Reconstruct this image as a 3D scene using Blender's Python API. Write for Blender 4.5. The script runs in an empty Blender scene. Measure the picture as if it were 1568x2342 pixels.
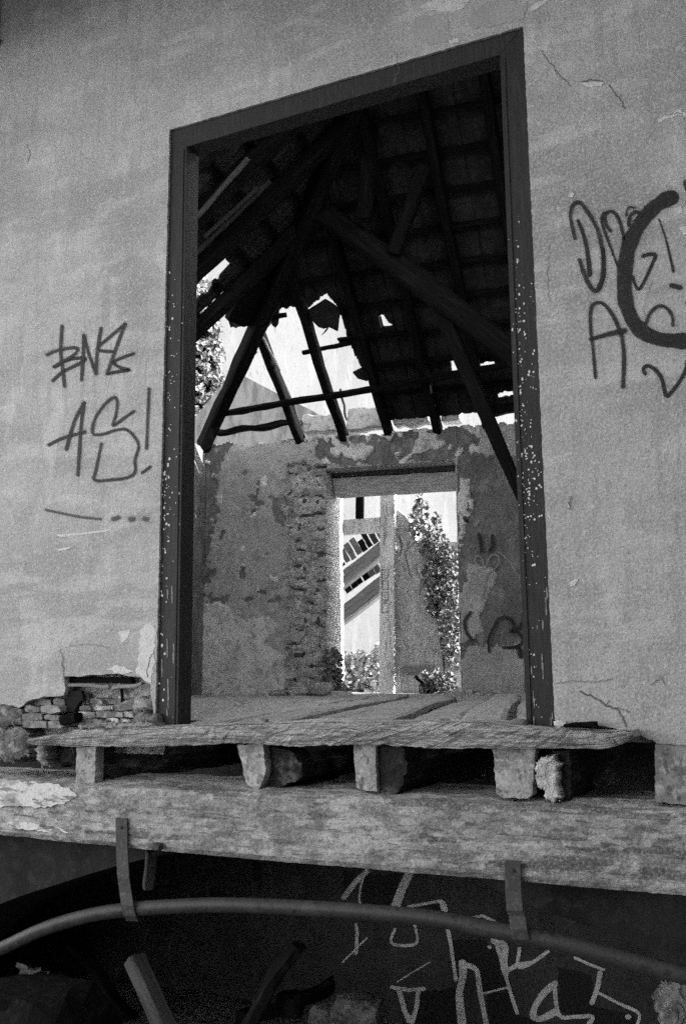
import bpy, bmesh, math, random
from mathutils import Vector, noise
random.seed(7)
sc = bpy.context.scene
COL = sc.collection
# ------------------------------------------------------------------ camera (units: metres, z = 0 is the door sill)
FPX, CX, CY = 2362.0, 784.0, 1170.5            # focal length and centre in the traced picture's pixels (1568 x 2341)
PSI, PIT, ROL = math.radians(26.4), math.atan(375/2362), 0.0082
EYE = Vector((1.645, -3.23, 0.17))
Fw = Vector((-math.sin(PSI)*math.cos(PIT), math.cos(PSI)*math.cos(PIT), math.sin(PIT)))
R0 = Vector((math.cos(PSI), math.sin(PSI), 0)); U0 = R0.cross(Fw)
Up = U0*math.cos(ROL) + R0*math.sin(ROL); Rt = Fw.cross(Up)
cam = bpy.data.cameras.new('camera'); camo = bpy.data.objects.new('camera', cam); COL.objects.link(camo)
from mathutils import Matrix
camo.matrix_world = Matrix(((Rt.x, Up.x, -Fw.x, EYE.x), (Rt.y, Up.y, -Fw.y, EYE.y), (Rt.z, Up.z, -Fw.z, EYE.z), (0, 0, 0, 1)))
cam.sensor_fit = 'VERTICAL'; cam.sensor_height = 36; cam.lens = 36*FPX/2341; cam.clip_end = 2000; cam.clip_start = 0.05
sc.camera = camo

def at(X, Y, pl):
    "point of a real plane seen at traced pixel X, Y"
    d = Fw*FPX + Rt*(X-CX) - Up*(Y-CY)
    return EYE + d*((pl[0]-EYE).dot(pl[1])/d.dot(pl[1]))
def pix(p):
    d = p-EYE; k = FPX/d.dot(Fw)
    return CX+d.dot(Rt)*k, CY-d.dot(Up)*k
def inside(x, y, poly):
    r = False; j = len(poly)-1
    for i in range(len(poly)):
        xi, yi = poly[i]; xj, yj = poly[j]
        if (yi > y) != (yj > y) and x < (xj-xi)*(y-yi)/(yj-yi)+xi: r = not r
        j = i
    return r
def yplane(y): return (Vector((0, y, 0)), Vector((0, -1, 0)))
Z = Vector((0, 0, 1))
AF = math.radians(9)
UF = Vector((math.cos(AF), math.sin(AF), 0)); NF = Vector((math.sin(AF), -math.cos(AF), 0))   # the back wall's direction and facing
PF = Vector((-2.95, 6.1, 0))
def fplane(off): return (PF-NF*off, NF)          # off metres behind the back wall's inner face
CR = at(470, 985, fplane(0)); CR.z = 2.77        # the corner under the hip
CB = CR.copy(); CB.z = 0
PITCH = math.radians(40); CP, SP = math.cos(PITCH), math.sin(PITCH)
SF = NF*CP + Z*SP; NRF = UF.cross(SF)            # up the back roof slope, and that slope's normal
SL = UF*CP + Z*SP                                # up the hip slope at the left
NRL = SL.cross(NF)
def far_roof(u, v, d=0): return CR + UF*u + SF*v - Vector((NRF.x, NRF.y, NRF.z))*d*(1 if NRF.z > 0 else -1)
def left_roof(w, v, d=0): return CR + NF*w + SL*v - NRL*d*(1 if NRL.z > 0 else -1)
RP_F = (CR, NRF); RP_L = (CR, NRL)
def nz(x, y, z=0, s=1): return noise.noise(Vector((x*s, y*s, z*s)))

# ------------------------------------------------------------------ materials (all neutral greys: the place is seen in black and white)
MATS = {}
def M(name, base, layers=(), bump=(), rough=0.9, coord='pos', spec=0.25, alpha_edge=False, amax=.93):
    if name in MATS: return MATS[name]
    m = bpy.data.materials.new(name); m.use_nodes = True; nt = m.node_tree; N = nt.nodes; L = nt.links
    b = N['Principled BSDF']; b.inputs['Roughness'].default_value = rough
    b.inputs['Specular IOR Level'].default_value = spec if base > .05 or rough < .9 else .04
    if coord == 'pos': src = N.new('ShaderNodeNewGeometry').outputs['Position']
    else: src = N.new('ShaderNodeTexCoord').outputs['UV']
    def tex(kind, scale, detail, stretch, seed):
        mp = N.new('ShaderNodeMapping'); L.new(src, mp.inputs['Vector'])
        mp.inputs['Scale'].default_value = stretch[:3]
        mp.inputs['Location'].default_value = (seed*3.1, seed*1.7, seed*2.3)
        if len(stretch) > 3: mp.inputs['Rotation'].default_value = (0, math.radians(stretch[3]), 0)
        if kind == 'voro':
            t = N.new('ShaderNodeTexVoronoi'); t.inputs['Scale'].default_value = scale; o = t.outputs['Distance']
        else:
            t = N.new('ShaderNodeTexNoise'); t.inputs['Scale'].default_value = scale; t.inputs['Detail'].default_value = detail
            t.inputs['Roughness'].default_value = 0.62; o = t.outputs['Fac']
        L.new(mp.outputs['Vector'], t.inputs['Vector']); return o
    cur = None
    for i, ly in enumerate(layers):
        kind, scale, detail, lo, hi, val, amt, stretch = ly
        o = tex(kind, scale, detail, stretch, i+1)
        r = N.new('ShaderNodeMapRange'); r.interpolation_type = 'SMOOTHSTEP'
        r.inputs['From Min'].default_value = lo; r.inputs['From Max'].default_value = hi
        r.inputs['To Max'].default_value = amt
        L.new(o, r.inputs['Value'])
        mx = N.new('ShaderNodeMix'); mx.data_type = 'RGBA'
        if cur is None: mx.inputs['A'].default_value = (base, base, base, 1)
        else: L.new(cur, mx.inputs['A'])
        mx.inputs['B'].default_value = (val, val, val, 1)
        L.new(r.outputs['Result'], mx.inputs['Factor']); cur = mx.outputs['Result']
    if cur is None: b.inputs['Base Color'].default_value = (base, base, base, 1)
    else: L.new(cur, b.inputs['Base Color'])
    nrm = None
    for i, (kind, scale, detail, strength, dist, stretch) in enumerate(bump):
        o = tex(kind, scale, detail, stretch, i+11)
        bp = N.new('ShaderNodeBump'); bp.inputs['Strength'].default_value = strength; bp.inputs['Distance'].default_value = dist
        L.new(o, bp.inputs['Height'])
        if nrm: L.new(nrm, bp.inputs['Normal'])
        nrm = bp.outputs['Normal']
    if nrm: L.new(nrm, b.inputs['Normal'])
    if alpha_edge:                                 # soft sprayed edge: fades across the stroke's width
        uv = N.new('ShaderNodeTexCoord').outputs['UV']; sx = N.new('ShaderNodeSeparateXYZ'); L.new(uv, sx.inputs[0])
        a = N.new('ShaderNodeMath'); a.operation = 'SUBTRACT'; L.new(sx.outputs['Y'], a.inputs[0]); a.inputs[1].default_value = 0.5
        c = N.new('ShaderNodeMath'); c.operation = 'ABSOLUTE'; L.new(a.outputs[0], c.inputs[0])
        r = N.new('ShaderNodeMapRange'); r.interpolation_type = 'SMOOTHSTEP'; r.inputs['From Min'].default_value = 0.5
        r.inputs['From Max'].default_value = 0.5-alpha_edge; L.new(c.outputs[0], r.inputs['Value'])
        r.inputs['To Max'].default_value = amax
        pn = N.new('ShaderNodeNewGeometry'); n1 = N.new('ShaderNodeTexNoise'); n1.inputs['Scale'].default_value = 60; n1.inputs['Detail'].default_value = 5; L.new(pn.outputs['Position'], n1.inputs['Vector'])
        n2 = N.new('ShaderNodeMapRange'); n2.inputs['From Min'].default_value = .3; n2.inputs['From Max'].default_value = .62; n2.inputs['To Min'].default_value = .78; L.new(n1.outputs['Fac'], n2.inputs['Value'])
        mm = N.new('ShaderNodeMath'); mm.operation = 'MULTIPLY'; L.new(r.outputs['Result'], mm.inputs[0]); L.new(n2.outputs['Result'], mm.inputs[1])
        L.new(mm.outputs[0], b.inputs['Alpha'])
    MATS[name] = m; return m
I3 = (1, 1, 1)
plaster = M('wall_plaster', 0.400, [
    ('noise', 1.0, 5, .42, .62, 0.235, .9, (1, 1, 1)),
    ('noise', 3.0, 7, .47, .62, 0.256, .60, (.6, 1, 1.5, 25)),
    ('noise', 6, 7, .50, .64, 0.528, .55, (.5, 1, 2.0, 28)),
    ('noise', 11, 6, .51, .66, 0.248, .50, (1.8, 1, .18)),
    ('noise', 4, 6, .56, .66, 0.544, .6, (1.4, 1, .5)),
    ('noise', 38, 5, .53, .68, 0.240, .50, (1.2, 1, .8)),
    ('noise', 55, 4, .60, .68, 0.576, .6, I3),
    ('noise', 110, 3, .42, .68, 0.560, .55, I3),
    ('noise', 150, 3, .45, .72, 0.176, .60, I3)],
    [('noise', 9, 6, .6, .014, (.6, 1, 1.6, 25)), ('noise', 40, 5, .6, .006, I3), ('noise', 120, 3, .45, .004, I3)], .95)
patch_dark = M('cement_patch', 0.301, [('noise', 9, 5, .4, .7, 0.394, .6, I3), ('noise', 260, 2, .35, .65, 0.412, .5, I3)], [('noise', 60, 4, .5, .005, I3)])
plaster_light = M('bare_lime', 0.595, [('noise', 30, 4, .45, .7, 0.425, .6, I3), ('noise', 260, 2, .4, .7, 0.383, .4, I3)], [('noise', 80, 4, .6, .006, I3)])
crackm = M('dark_crack', 0.10, [('noise', 40, 3, .5, .7, .28, .8, I3)])  # dark tone for cracks and splits
framem = M('frame_paint', 0.016, [('noise', 30, 5, .45, .75, 0.047, .6, (3, 3, .25)), ('noise', 260, 2, .5, .75, 0.075, .3, I3), ('noise', 70, 5, .66, .75, 0.117, .6, (2, 2, .4))],
    [('noise', 40, 4, .35, .004, (3, 3, .15))], .6)
spotm = M('white_paint_flecks', 0.62)
woodw = M('weathered_wood', 0.518, [('noise', 4, 6, .42, .60, 0.296, .8, (1, 6, 1)), ('noise', 16, 7, .52, .60, 0.099, .8, (.5, 7, 1)), ('noise', 40, 6, .52, .62, 0.739, .65, (.3, 4, 1)), ('noise', 9, 7, .57, .62, 0.148, .8, (1, 3, 1)), ('noise', 110, 3, .45, .7, 0.246, .5, I3)],
    [('noise', 16, 7, 1, .03, (.4, 6, 1)), ('noise', 120, 3, .4, .004, I3)], coord='uv')
boardm = M('floor_board', 0.390, [('noise', 4, 6, .42, .60, 0.300, .8, (1, 6, 1)), ('noise', 16, 6, .55, .64, 0.159, .6, (.3, 5, 1)), ('noise', 60, 5, .52, .64, 0.580, .5, (.5, 3, 1))],
    [('noise', 25, 5, .6, .01, (.3, 5, 1))], coord='uv')
beamm = M('old_beam_paint', 0.350, [
    ('noise', 2.0, 6, .40, .60, 0.138, .9, (.8, 1, 1.6)), ('noise', 6, 9, .46, .60, 0.478, .65, (.9, 1, 1.5)),
    ('noise', 9, 9, .49, .58, 0.147, .75, (1, 1, 1.4)), ('noise', 22, 9, .53, .62, 0.083, .7, (.7, 1, 1.6)),
    ('noise', 3.5, 9, .56, .62, 0.064, .8, (.3, 1, 4)), ('noise', 20, 9, .53, .63, 0.552, .55, (.7, 1, 1.6)), ('noise', 12, 6, .60, .66, 0.101, .6, (.12, 1, 7)),
    ('noise', 110, 3, .42, .7, 0.478, .45, I3), ('noise', 130, 3, .46, .7, 0.120, .5, I3)],
    [('noise', 7, 9, .9, .03, (.9, 1, 1.6)), ('noise', 22, 7, .8, .012, (.6, 1, 2)), ('noise', 130, 3, .4, .004, I3)])
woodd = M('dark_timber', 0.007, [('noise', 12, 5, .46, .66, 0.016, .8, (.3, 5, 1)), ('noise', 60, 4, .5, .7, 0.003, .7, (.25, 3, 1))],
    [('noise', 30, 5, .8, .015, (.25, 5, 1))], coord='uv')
woodg = M('grey_timber', 0.26, [('noise', 12, 5, .42, .7, .10, .8, (.3, 5, 1)), ('noise', 60, 4, .5, .7, .25, .6, (.25, 3, 1))],
    [('noise', 30, 5, .6, .01, (.25, 5, 1))], coord='uv')
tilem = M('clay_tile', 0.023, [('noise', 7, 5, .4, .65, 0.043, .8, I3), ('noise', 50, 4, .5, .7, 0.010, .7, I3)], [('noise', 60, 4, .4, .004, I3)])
tiled = M('dusty_tile', 0.09, [('noise', 7, 5, .4, .65, .05, .8, I3), ('noise', 50, 4, .5, .7, .14, .7, I3)], [('noise', 60, 4, .4, .004, I3)])
tilel = M('weathered_tile', 0.22, [('noise', 7, 5, .4, .65, .34, .8, I3), ('noise', 50, 4, .5, .7, .1, .7, I3)], [('noise', 60, 4, .4, .004, I3)])
oldp = M('old_plaster', 0.44, [('noise', 1.7, 6, .42, .60, .34, .8, I3), ('noise', 5, 8, .48, .62, .28, .6, I3), ('noise', 9, 8, .52, .64, .58, .55, I3), ('noise', 24, 7, .55, .66, .16, .6, I3), ('noise', 90, 3, .42, .7, .58, .5, I3), ('noise', 110, 3, .46, .7, .18, .5, I3)],
    [('noise', 12, 7, .7, .016, I3), ('noise', 50, 5, .5, .008, I3)], .95)
oldl = M('flaked_whitewash', 0.746, [('noise', 5, 8, .46, .60, 0.524, .75, I3), ('noise', 14, 8, .53, .63, 0.262, .65, I3), ('noise', 110, 3, .46, .7, 0.302, .5, I3)], [('noise', 12, 7, .7, .016, I3), ('noise', 50, 5, .5, .008, I3)], .95)
oldd = M('dark_shaded_plaster', 0.19, [('noise', 3, 7, .44, .60, .11, .8, (1.4, 1.4, .6)), ('noise', 8, 8, .52, .64, .33, .65, (1, 1, .6)), ('noise', 26, 7, .53, .64, .07, .6, I3), ('noise', 110, 3, .42, .7, .24, .5, I3)], [('noise', 12, 7, .7, .016, I3), ('noise', 50, 5, .5, .008, I3)], .95)  # dark plaster, also used where shade is put into the colour
rubble = M('rubble_stone', 0.562, [('noise', 6, 6, .45, .58, 0.312, .8, I3), ('noise', 16, 7, .52, .60, 0.874, .65, I3), ('noise', 40, 6, .55, .62, 0.125, .8, I3), ('noise', 110, 3, .46, .7, 0.218, .5, I3)], [('noise', 14, 7, 1, .05, I3), ('noise', 60, 5, .8, .012, I3)], .95)
mortar = M('joint_shade', 0.09, [('noise', 20, 6, .48, .6, .05, .8, I3), ('noise', 60, 5, .56, .64, .22, .6, I3)], [('noise', 30, 6, .8, .02, I3)], .95)  # dark tone carrying the shade of gaps and the lintel recess
rockd = M('dirty_stone', 0.17, [('noise', 7, 6, .45, .58, .08, .85, I3), ('noise', 18, 7, .53, .60, .32, .7, I3), ('noise', 50, 6, .55, .63, .04, .8, I3), ('noise', 120, 3, .46, .7, .3, .5, I3)], [('noise', 12, 5, .7, .016, I3), ('noise', 70, 5, .5, .004, I3)], .95)
stonem = M('block_stone', 0.256, [('noise', 8, 7, .45, .58, 0.128, .85, I3), ('noise', 26, 7, .52, .6, 0.400, .7, I3), ('noise', 60, 5, .55, .63, 0.064, .8, I3), ('noise', 120, 3, .46, .7, 0.128, .5, I3)], [('noise', 12, 5, .7, .014, I3), ('noise', 70, 5, .5, .004, I3)], .95)
jend = M('joist_end_grain', 0.323, [('noise', 12, 7, .45, .57, 0.170, .8, (1, 1, .7)), ('noise', 22, 7, .50, .60, 0.510, .75, I3), ('noise', 45, 6, .55, .62, 0.076, .8, (1, 1, .7)), ('noise', 110, 3, .45, .7, 0.468, .5, I3), ('noise', 130, 3, .46, .7, 0.128, .5, I3)], [('noise', 14, 5, .7, .012, I3), ('noise', 70, 5, .5, .004, I3)], .95)
rot_shade = M('rotten_shaded_wood', 0.035, [('noise', 12, 6, .5, .66, .14, .8, (1, .3, 1)), ('noise', 50, 5, .5, .64, .02, .8, (1, .3, 1))], [('noise', 22, 6, 1, .03, (1, .35, 1))], .95)  # rot, darkened further so joist sides carry the shade under the floor
ragm = M('insulation_scrap', 0.496, [('noise', 40, 6, .45, .62, 0.288, .8, I3), ('noise', 120, 4, .5, .66, 0.640, .5, I3)], [('noise', 50, 5, 1, .02, I3)], .95)
ironm = M('rusted_iron', 0.045, [('noise', 60, 5, .5, .66, .09, .8, I3)], [('noise', 120, 4, .5, .003, I3)], .7)
pipem = M('painted_pipe', 0.031, [('noise', 9, 6, .46, .62, 0.047, .8, I3), ('noise', 40, 6, .55, .63, 0.011, .8, I3), ('noise', 150, 3, .5, .7, 0.018, .5, I3)], [('noise', 60, 5, .4, .004, I3)], .5)
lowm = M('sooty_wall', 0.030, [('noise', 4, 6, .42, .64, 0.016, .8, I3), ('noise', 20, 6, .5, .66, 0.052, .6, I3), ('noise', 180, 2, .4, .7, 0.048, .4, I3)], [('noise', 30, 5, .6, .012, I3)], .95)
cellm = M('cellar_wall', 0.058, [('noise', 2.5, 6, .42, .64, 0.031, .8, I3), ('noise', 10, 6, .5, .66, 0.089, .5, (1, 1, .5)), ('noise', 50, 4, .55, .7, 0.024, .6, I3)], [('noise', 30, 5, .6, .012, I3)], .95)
voidm = M('shade_black', 0.02)  # black standing in for shade in the wall hollow
facm = M('house_stucco', 0.139, [('noise', .6, 5, .42, .66, 0.107, .8, (1, 1, .7)), ('noise', 4, 6, .5, .68, 0.177, .5, (1.6, 1.6, .3)), ('noise', 12, 5, .58, .68, 0.077, .6, (2, 2, .5))], [('noise', 20, 5, .4, .01, I3)], .95)
gabm = M('rough_render', 0.221, [('noise', 4, 6, .42, .64, 0.099, .8, (2, 2, .6)), ('noise', 16, 6, .54, .68, 0.231, .7, (3, 3, .5))], [('noise', 30, 5, .6, .012, I3)], .95)
leafm = M('leaf', 0.195, [('noise', 6, 3, .35, .65, 0.312, .9, I3), ('noise', 14, 3, .45, .6, 0.091, .8, I3)], rough=.6, spec=.2)
stemm = M('vine_stem', 0.07)
groundm = M('yard_earth', 0.20, [('noise', 2, 6, .4, .65, .28, .8, I3), ('noise', 25, 5, .5, .66, .12, .6, I3)], [('noise', 20, 6, .8, .03, I3)], .95)
doorm = M('scuffed_panel', 0.600, [('noise', 4, 8, .44, .60, 0.408, .75, (1.5, 1.5, .8)), ('noise', 9, 8, .50, .62, 0.744, .6, (1.6, 1.6, .7)), ('noise', 18, 7, .54, .63, 0.240, .65, (2, 2, .6)), ('noise', 90, 3, .46, .7, 0.360, .4, I3)], [('noise', 20, 6, .6, .015, I3)], .9)
sprayk = M('black_spray', 0.018, rough=.6, alpha_edge=.16)
overspray = M('overspray_mist', 0.05, rough=.8, alpha_edge=.5, amax=.16)
sprayf = M('faded_black_spray', 0.085, rough=.7, alpha_edge=.26)
sprayw = M('white_spray', 0.796, [('noise', 12, 4, .4, .66, 0.442, .7, I3)], rough=.7, alpha_edge=.12)
blackp = M('black_paint', 0.012, rough=.7)
outl = M('painted_outline', 0.2, rough=.8, alpha_edge=.3)

# ------------------------------------------------------------------ object helpers
def tag(o, label=None, cat=None, group=None, kind=None):
    if label: o['label'] = label
    if cat: o['category'] = cat
    if group: o['group'] = group
    if kind: o['kind'] = kind
    return o
def empty(name, loc, label, cat, group=None):
    o = bpy.data.objects.new(name, None); COL.objects.link(o); o.location = loc; o.empty_display_size = .1
    return tag(o, label, cat, group)
def obj(name, bm, mats, parent=None, origin=None, smooth=False):
    "links one mesh object; vertices are given in world space"
    if not isinstance(mats, (list, tuple)): mats = [mats]
    if origin is None:
        if parent is not None: origin = wloc(parent)
        else:
            vs = [v.co for v in bm.verts]
            origin = Vector((sum(v.x for v in vs)/len(vs), sum(v.y for v in vs)/len(vs), min(v.z for v in vs)))
    for v in bm.verts: v.co -= origin
    bm.normal_update()
    me = bpy.data.meshes.new(name); bm.to_mesh(me); bm.free()
    for m in mats: me.materials.append(m)
    if smooth:
        for p in me.polygons: p.use_smooth = True
    o = bpy.data.objects.new(name, me); COL.objects.link(o)
    if parent is not None:
        o.parent = parent; o.location = origin-wloc(parent)
    else: o.location = origin
    return o
def wloc(o):
    l = o.location.copy()
    while o.parent: o = o.parent; l += o.location
    return l
def ragged(pts, step, amp, skip=()):
    "subdivides a traced outline and roughens it (amp in pixels); edges listed in skip stay straight"
    out = []
    for i, a in enumerate(pts):
        b = pts[(i+1) % len(pts)]; out.append(a)
        if i in skip: continue
        d = math.hypot(b[0]-a[0], b[1]-a[1]); n = int(d/step)
        for k in range(1, n):
            t = k/n; o = random.uniform(-amp, amp)
            out.append((a[0]+(b[0]-a[0])*t - (b[1]-a[1])/d*o, a[1]+(b[1]-a[1])*t + (b[0]-a[0])/d*o))
    return out
def prism3(bm, pts, dvec, mi=0):
    "solid from a planar outline of world points, thickness along dvec"
    a = [bm.verts.new(p) for p in pts]; b = [bm.verts.new(p+dvec) for p in pts]
    es = []
    n = len(pts)
    fa = bm.faces.new(a); fb = bm.faces.new(list(reversed(b)))
    fs = [fa, fb]
    for i in range(n): fs.append(bm.faces.new((a[i], b[i], b[(i+1) % n], a[(i+1) % n])))
    for f in fs: f.material_index = mi
    fa.normal_update(); fb.normal_update()
    r = bmesh.ops.triangulate(bm, faces=[fa, fb], ngon_method='EAR_CLIP')
    for f in r['faces']: f.material_index = mi
    return bm
def fixn(bm): bmesh.ops.recalc_face_normals(bm, faces=bm.faces[:]); return bm
def slab(name, pxs, pl, thick, mat, parent=None, bevel=0, smooth=False):
    "an outline on plane pl given real thickness away from the viewer"
    bm = bmesh.new(); prism3(bm, [at(x, y, pl) for x, y in pxs], -pl[1]*thick); fixn(bm)
    if bevel:
        es = [e for e in bm.edges if len(e.link_faces) == 2 and e.calc_face_angle(0) > .6]
        bmesh.ops.bevel(bm, geom=es, offset=bevel, segments=2, affect='EDGES', clamp_overlap=True)
    return obj(name, bm, mat, parent, smooth=smooth)
def bar(bm, a, b, w, h, up=Z, seg=10, jit=.006, taper=1, bow=0, mi=0, rag=0, seed=None):
    "a hewn timber from a to b with uneven faces, uv running along the grain"
    uvl = bm.loops.layers.uv.verify()
    d = b-a; ln = d.length; d = d.normalized(); s = d.cross(up)
    if s.length < 1e-4: s = d.cross(Vector((1, 0, 0)))
    s.normalize(); t = s.cross(d).normalized()
    sd = random.uniform(0, 99) if seed is None else seed
    prof = [(-1, -.75), (-.75, -1), (.75, -1), (1, -.75), (1, .75), (.75, 1), (-.75, 1), (-1, .75)]
    rings = []
    for i in range(seg+1):
        k = i/seg; sc_ = 1+(taper-1)*k
        c = a+d*ln*k + t*bow*math.sin(math.pi*k) + s*nz(k*3, sd)*jit*2 + t*nz(k*3, sd+7)*jit*2
        ring = []
        for j, (p, q) in enumerate(prof):
            jj = jit*nz(k*ln*6, j*1.7, sd)
            e = d*(random.uniform(-rag, rag) if i in (0, seg) else 0)
            ring.append(bm.verts.new(c+s*(p*w/2*sc_+jj)+t*(q*h/2*sc_+jj)+e))
        rings.append(ring)
    n = len(prof); per = 2*(w+h); off = random.random()*9
    for i in range(seg):
        for j in range(n):
            f = bm.faces.new((rings[i][j], rings[i][(j+1) % n], rings[i+1][(j+1) % n], rings[i+1][j])); f.material_index = mi
            for lp, (uu, vv) in zip(f.loops, ((i, j), (i, j+1), (i+1, j+1), (i+1, j))):
                lp[uvl].uv = (uu/seg*ln+off, vv/n*per+off)
    for r in (rings[0], rings[-1]):
        f = bm.faces.new(r); f.material_index = mi
        for k, lp in enumerate(f.loops): lp[uvl].uv = (off+prof[k][0]*w, off+prof[k][1]*h)
    fixn(bm); return bm
def timber(name, a, b, w, h, mat, parent=None, **k):
    return obj(name, bar(bmesh.new(), a, b, w, h, **k), mat, parent)
def catmull(p, n=6):
    if len(p) < 3: return p
    q = [p[0]]+list(p)+[p[-1]]; out = []
    for i in range(1, len(q)-2):
        for k in range(n):
            t = k/n
            out.append(tuple(.5*((2*q[i][c])+(-q[i-1][c]+q[i+1][c])*t+(2*q[i-1][c]-5*q[i][c]+4*q[i+1][c]-q[i+2][c])*t*t+(-q[i-1][c]+3*q[i][c]-3*q[i+1][c]+q[i+2][c])*t**3) for c in range(2)))
    out.append(tuple(p[-1])); return out
STK = [0]
HALO = [None]
def stroke(bm, pts, width, pl, smooth=True, w2=None):
    "a sprayed line lying on plane pl, 1.5 mm proud of it (width in traced pixels)"
    if HALO[0] is not None:
        h = HALO[0]; HALO[0] = None; stroke(h, pts, width*2.3, pl, smooth, w2 and w2*2.3); HALO[0] = h
    uvl = bm.loops.layers.uv.verify()
    if smooth: pts = catmull(pts)
    STK[0] += 1; lift = pl[1]*(.0015+.00025*(STK[0] % 12))
    n = len(pts); rows = []
    for i, (x, y) in enumerate(pts):
        a = pts[max(i-1, 0)]; b = pts[min(i+1, n-1)]
        dx, dy = b[0]-a[0], b[1]-a[1]; l = math.hypot(dx, dy) or 1; nx, ny = -dy/l, dx/l
        w = width if w2 is None else width+(w2-width)*i/(n-1)
        w *= 1+.22*nz(i*.23, STK[0]*3.3)+.06*nz(i*.9, STK[0]*1.3)
        rows.append([(x+nx*w/2, y+ny*w/2, 0), (x, y, .5), (x-nx*w/2, y-ny*w/2, 1)])
    def cap(i, j):
        (x, y), (xx, yy) = pts[i], pts[j]; ang = math.atan2(y-yy, x-xx); w = width if (w2 is None or i == 0) else w2
        c = bm.verts.new(at(x, y, pl)+lift); rim = []
        for k in range(7):
            t = ang-math.pi/2+math.pi*k/6; rim.append(bm.verts.new(at(x+math.cos(t)*w/2, y+math.sin(t)*w/2, pl)+lift))
        for k in range(6):
            f = bm.faces.new((c, rim[k], rim[k+1]))
            for lp, v in zip(f.loops, (.5, 1, 1)): lp[uvl].uv = (0, v)
    V = [[bm.verts.new(at(x, y, pl)+lift) for x, y, v in r] for r in rows]
    for i in range(n-1):
        for j in range(2):
            f = bm.faces.new((V[i][j], V[i][j+1], V[i+1][j+1], V[i+1][j]))
            for lp, v in zip(f.loops, (j*.5, j*.5+.5, j*.5+.5, j*.5)): lp[uvl].uv = (i, v)
    cap(0, 1); cap(n-1, n-2)
    return bm
def flat(bm, pxs, pl, lift=.002):
    f = bm.faces.new([bm.verts.new(at(x, y, pl)+pl[1]*lift) for x, y in pxs]); f.normal_update(); bmesh.ops.triangulate(bm, faces=[f], ngon_method='EAR_CLIP'); return bm
def stone(name, pxs, pl, thick, mat, parent=None, label=None, cat='stone', group=None, amp=4, rnd=.012):
    rnd *= .6
    o = slab(name, ragged(pxs, 14, amp), pl, thick, mat, parent, bevel=rnd)
    if label: tag(o, label, cat, group)
    return o
def rough_block(name, pxs, pl, thick, mat, amp=.012, rnd=.014, parent=None, label=None, cat='stone', group=None, step=3.0, seed=1, rag=4):
    "a broken stone or timber end: pitted face, worn edges, real depth behind"
    x0 = min(p[0] for p in pxs)-6; x1 = max(p[0] for p in pxs)+6; y0 = min(p[1] for p in pxs)-6; y1 = max(p[1] for p in pxs)+6
    nx = int((x1-x0)/step); ny = int((y1-y0)/step); bm = bmesh.new(); cell = set()
    for i in range(nx):
        for j in range(ny):
            x = x0+(i+.5)*step; y = y0+(j+.5)*step
            if inside(x+rag*nz(x*.07, y*.07, seed)+rag*.5*nz(x*.2, y*.2, seed), y+rag*nz(x*.07, y*.07, seed+9)+rag*.5*nz(x*.2, y*.2, seed+5), pxs): cell.add((i, j))
    def edge(i, j):
        for r in range(1, 6):
            if any((i+a, j+b) not in cell for a in range(-r, r) for b in range(-r, r)): return r-1
        return 5
    vs = {}
    def gv(i, j):
        if (i, j) not in vs:
            p = at(x0+i*step, y0+j*step, pl); e = edge(i, j)/5
            c1 = noise.cell(p*22+Vector((seed, 0, 0))); fx = math.floor(noise.noise(p*11+Vector((seed, 2, 0)))*4)/4       # chipped, stepped faces
            h = amp*(1.1*noise.noise(p*8+Vector((seed, 0, 0)))+.6*fx+.15*noise.noise(p*30))-rnd*(1-e)**3
            vs[i, j] = bm.verts.new(p+pl[1]*h)
        return vs[i, j]
    for (i, j) in cell: bm.faces.new((gv(i, j), gv(i, j+1), gv(i+1, j+1), gv(i+1, j)))
    r = bmesh.ops.extrude_edge_only(bm, edges=[e for e in bm.edges if e.is_boundary])
    for v in [g for g in r['geom'] if isinstance(g, bmesh.types.BMVert)]: v.co -= pl[1]*thick
    fixn(bm); o = obj(name, bm, mat, parent)
    if label: tag(o, label, cat, group)
    return o
def lump(name, c, r, mat, label=None, cat='stone', group=None, seed=0, sub=3, parent=None):
    bm = bmesh.new(); bmesh.ops.create_icosphere(bm, subdivisions=sub, radius=1)
    for v in bm.verts:
        p = v.co.copy(); k = 1+.28*noise.noise(p*1.6+Vector((seed, 0, 0)))+.10*noise.noise(p*5+Vector((seed, 3, 0)))
        q = p*k; q = Vector((max(-.8, min(.8, q.x)), max(-.8, min(.8, q.y)), max(-.75, min(.75, q.z))))
        v.co = c+Vector((q.x*r[0], q.y*r[1], q.z*r[2]))
    o = obj(name, bm, mat, parent)
    if label: tag(o, label, cat, group)
    return o

# ================================================================== THE NEAR WALL
W0 = yplane(0)
wall = empty('plaster_wall', (0, 0, -.3), 'large grey plaster wall with sprayed letters, around the dark open doorway', 'wall')
TL, TR, BL, BR = (388, 297), (1195, 60), (355, 1661), (1268, 1663)
left_bottom = [(348, 1600), (345, 1565), (322, 1548), (300, 1546), (255, 1541), (222, 1543), (190, 1546), (148, 1547), (150, 1575), (146, 1590), (100, 1592), (62, 1604), (45, 1618), (20, 1612), (0, 1610), (-60, 1616), (-140, 1600), (-260, 1612)]
right_bottom = [(1275, 1664), (1330, 1656), (1400, 1664), (1448, 1670), (1470, 1684), (1492, 1692), (1500, 1700), (1540, 1712), (1568, 1718), (1640, 1726), (1900, 1760)]
topL, topR = (-260, -330), (1900, -760)
outer = ragged([BL]+left_bottom, 9, 2.5)[:-1]
hole_l = ragged([BL, TL], 14, 1.3)[:-0 or None]
pts = []
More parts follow.
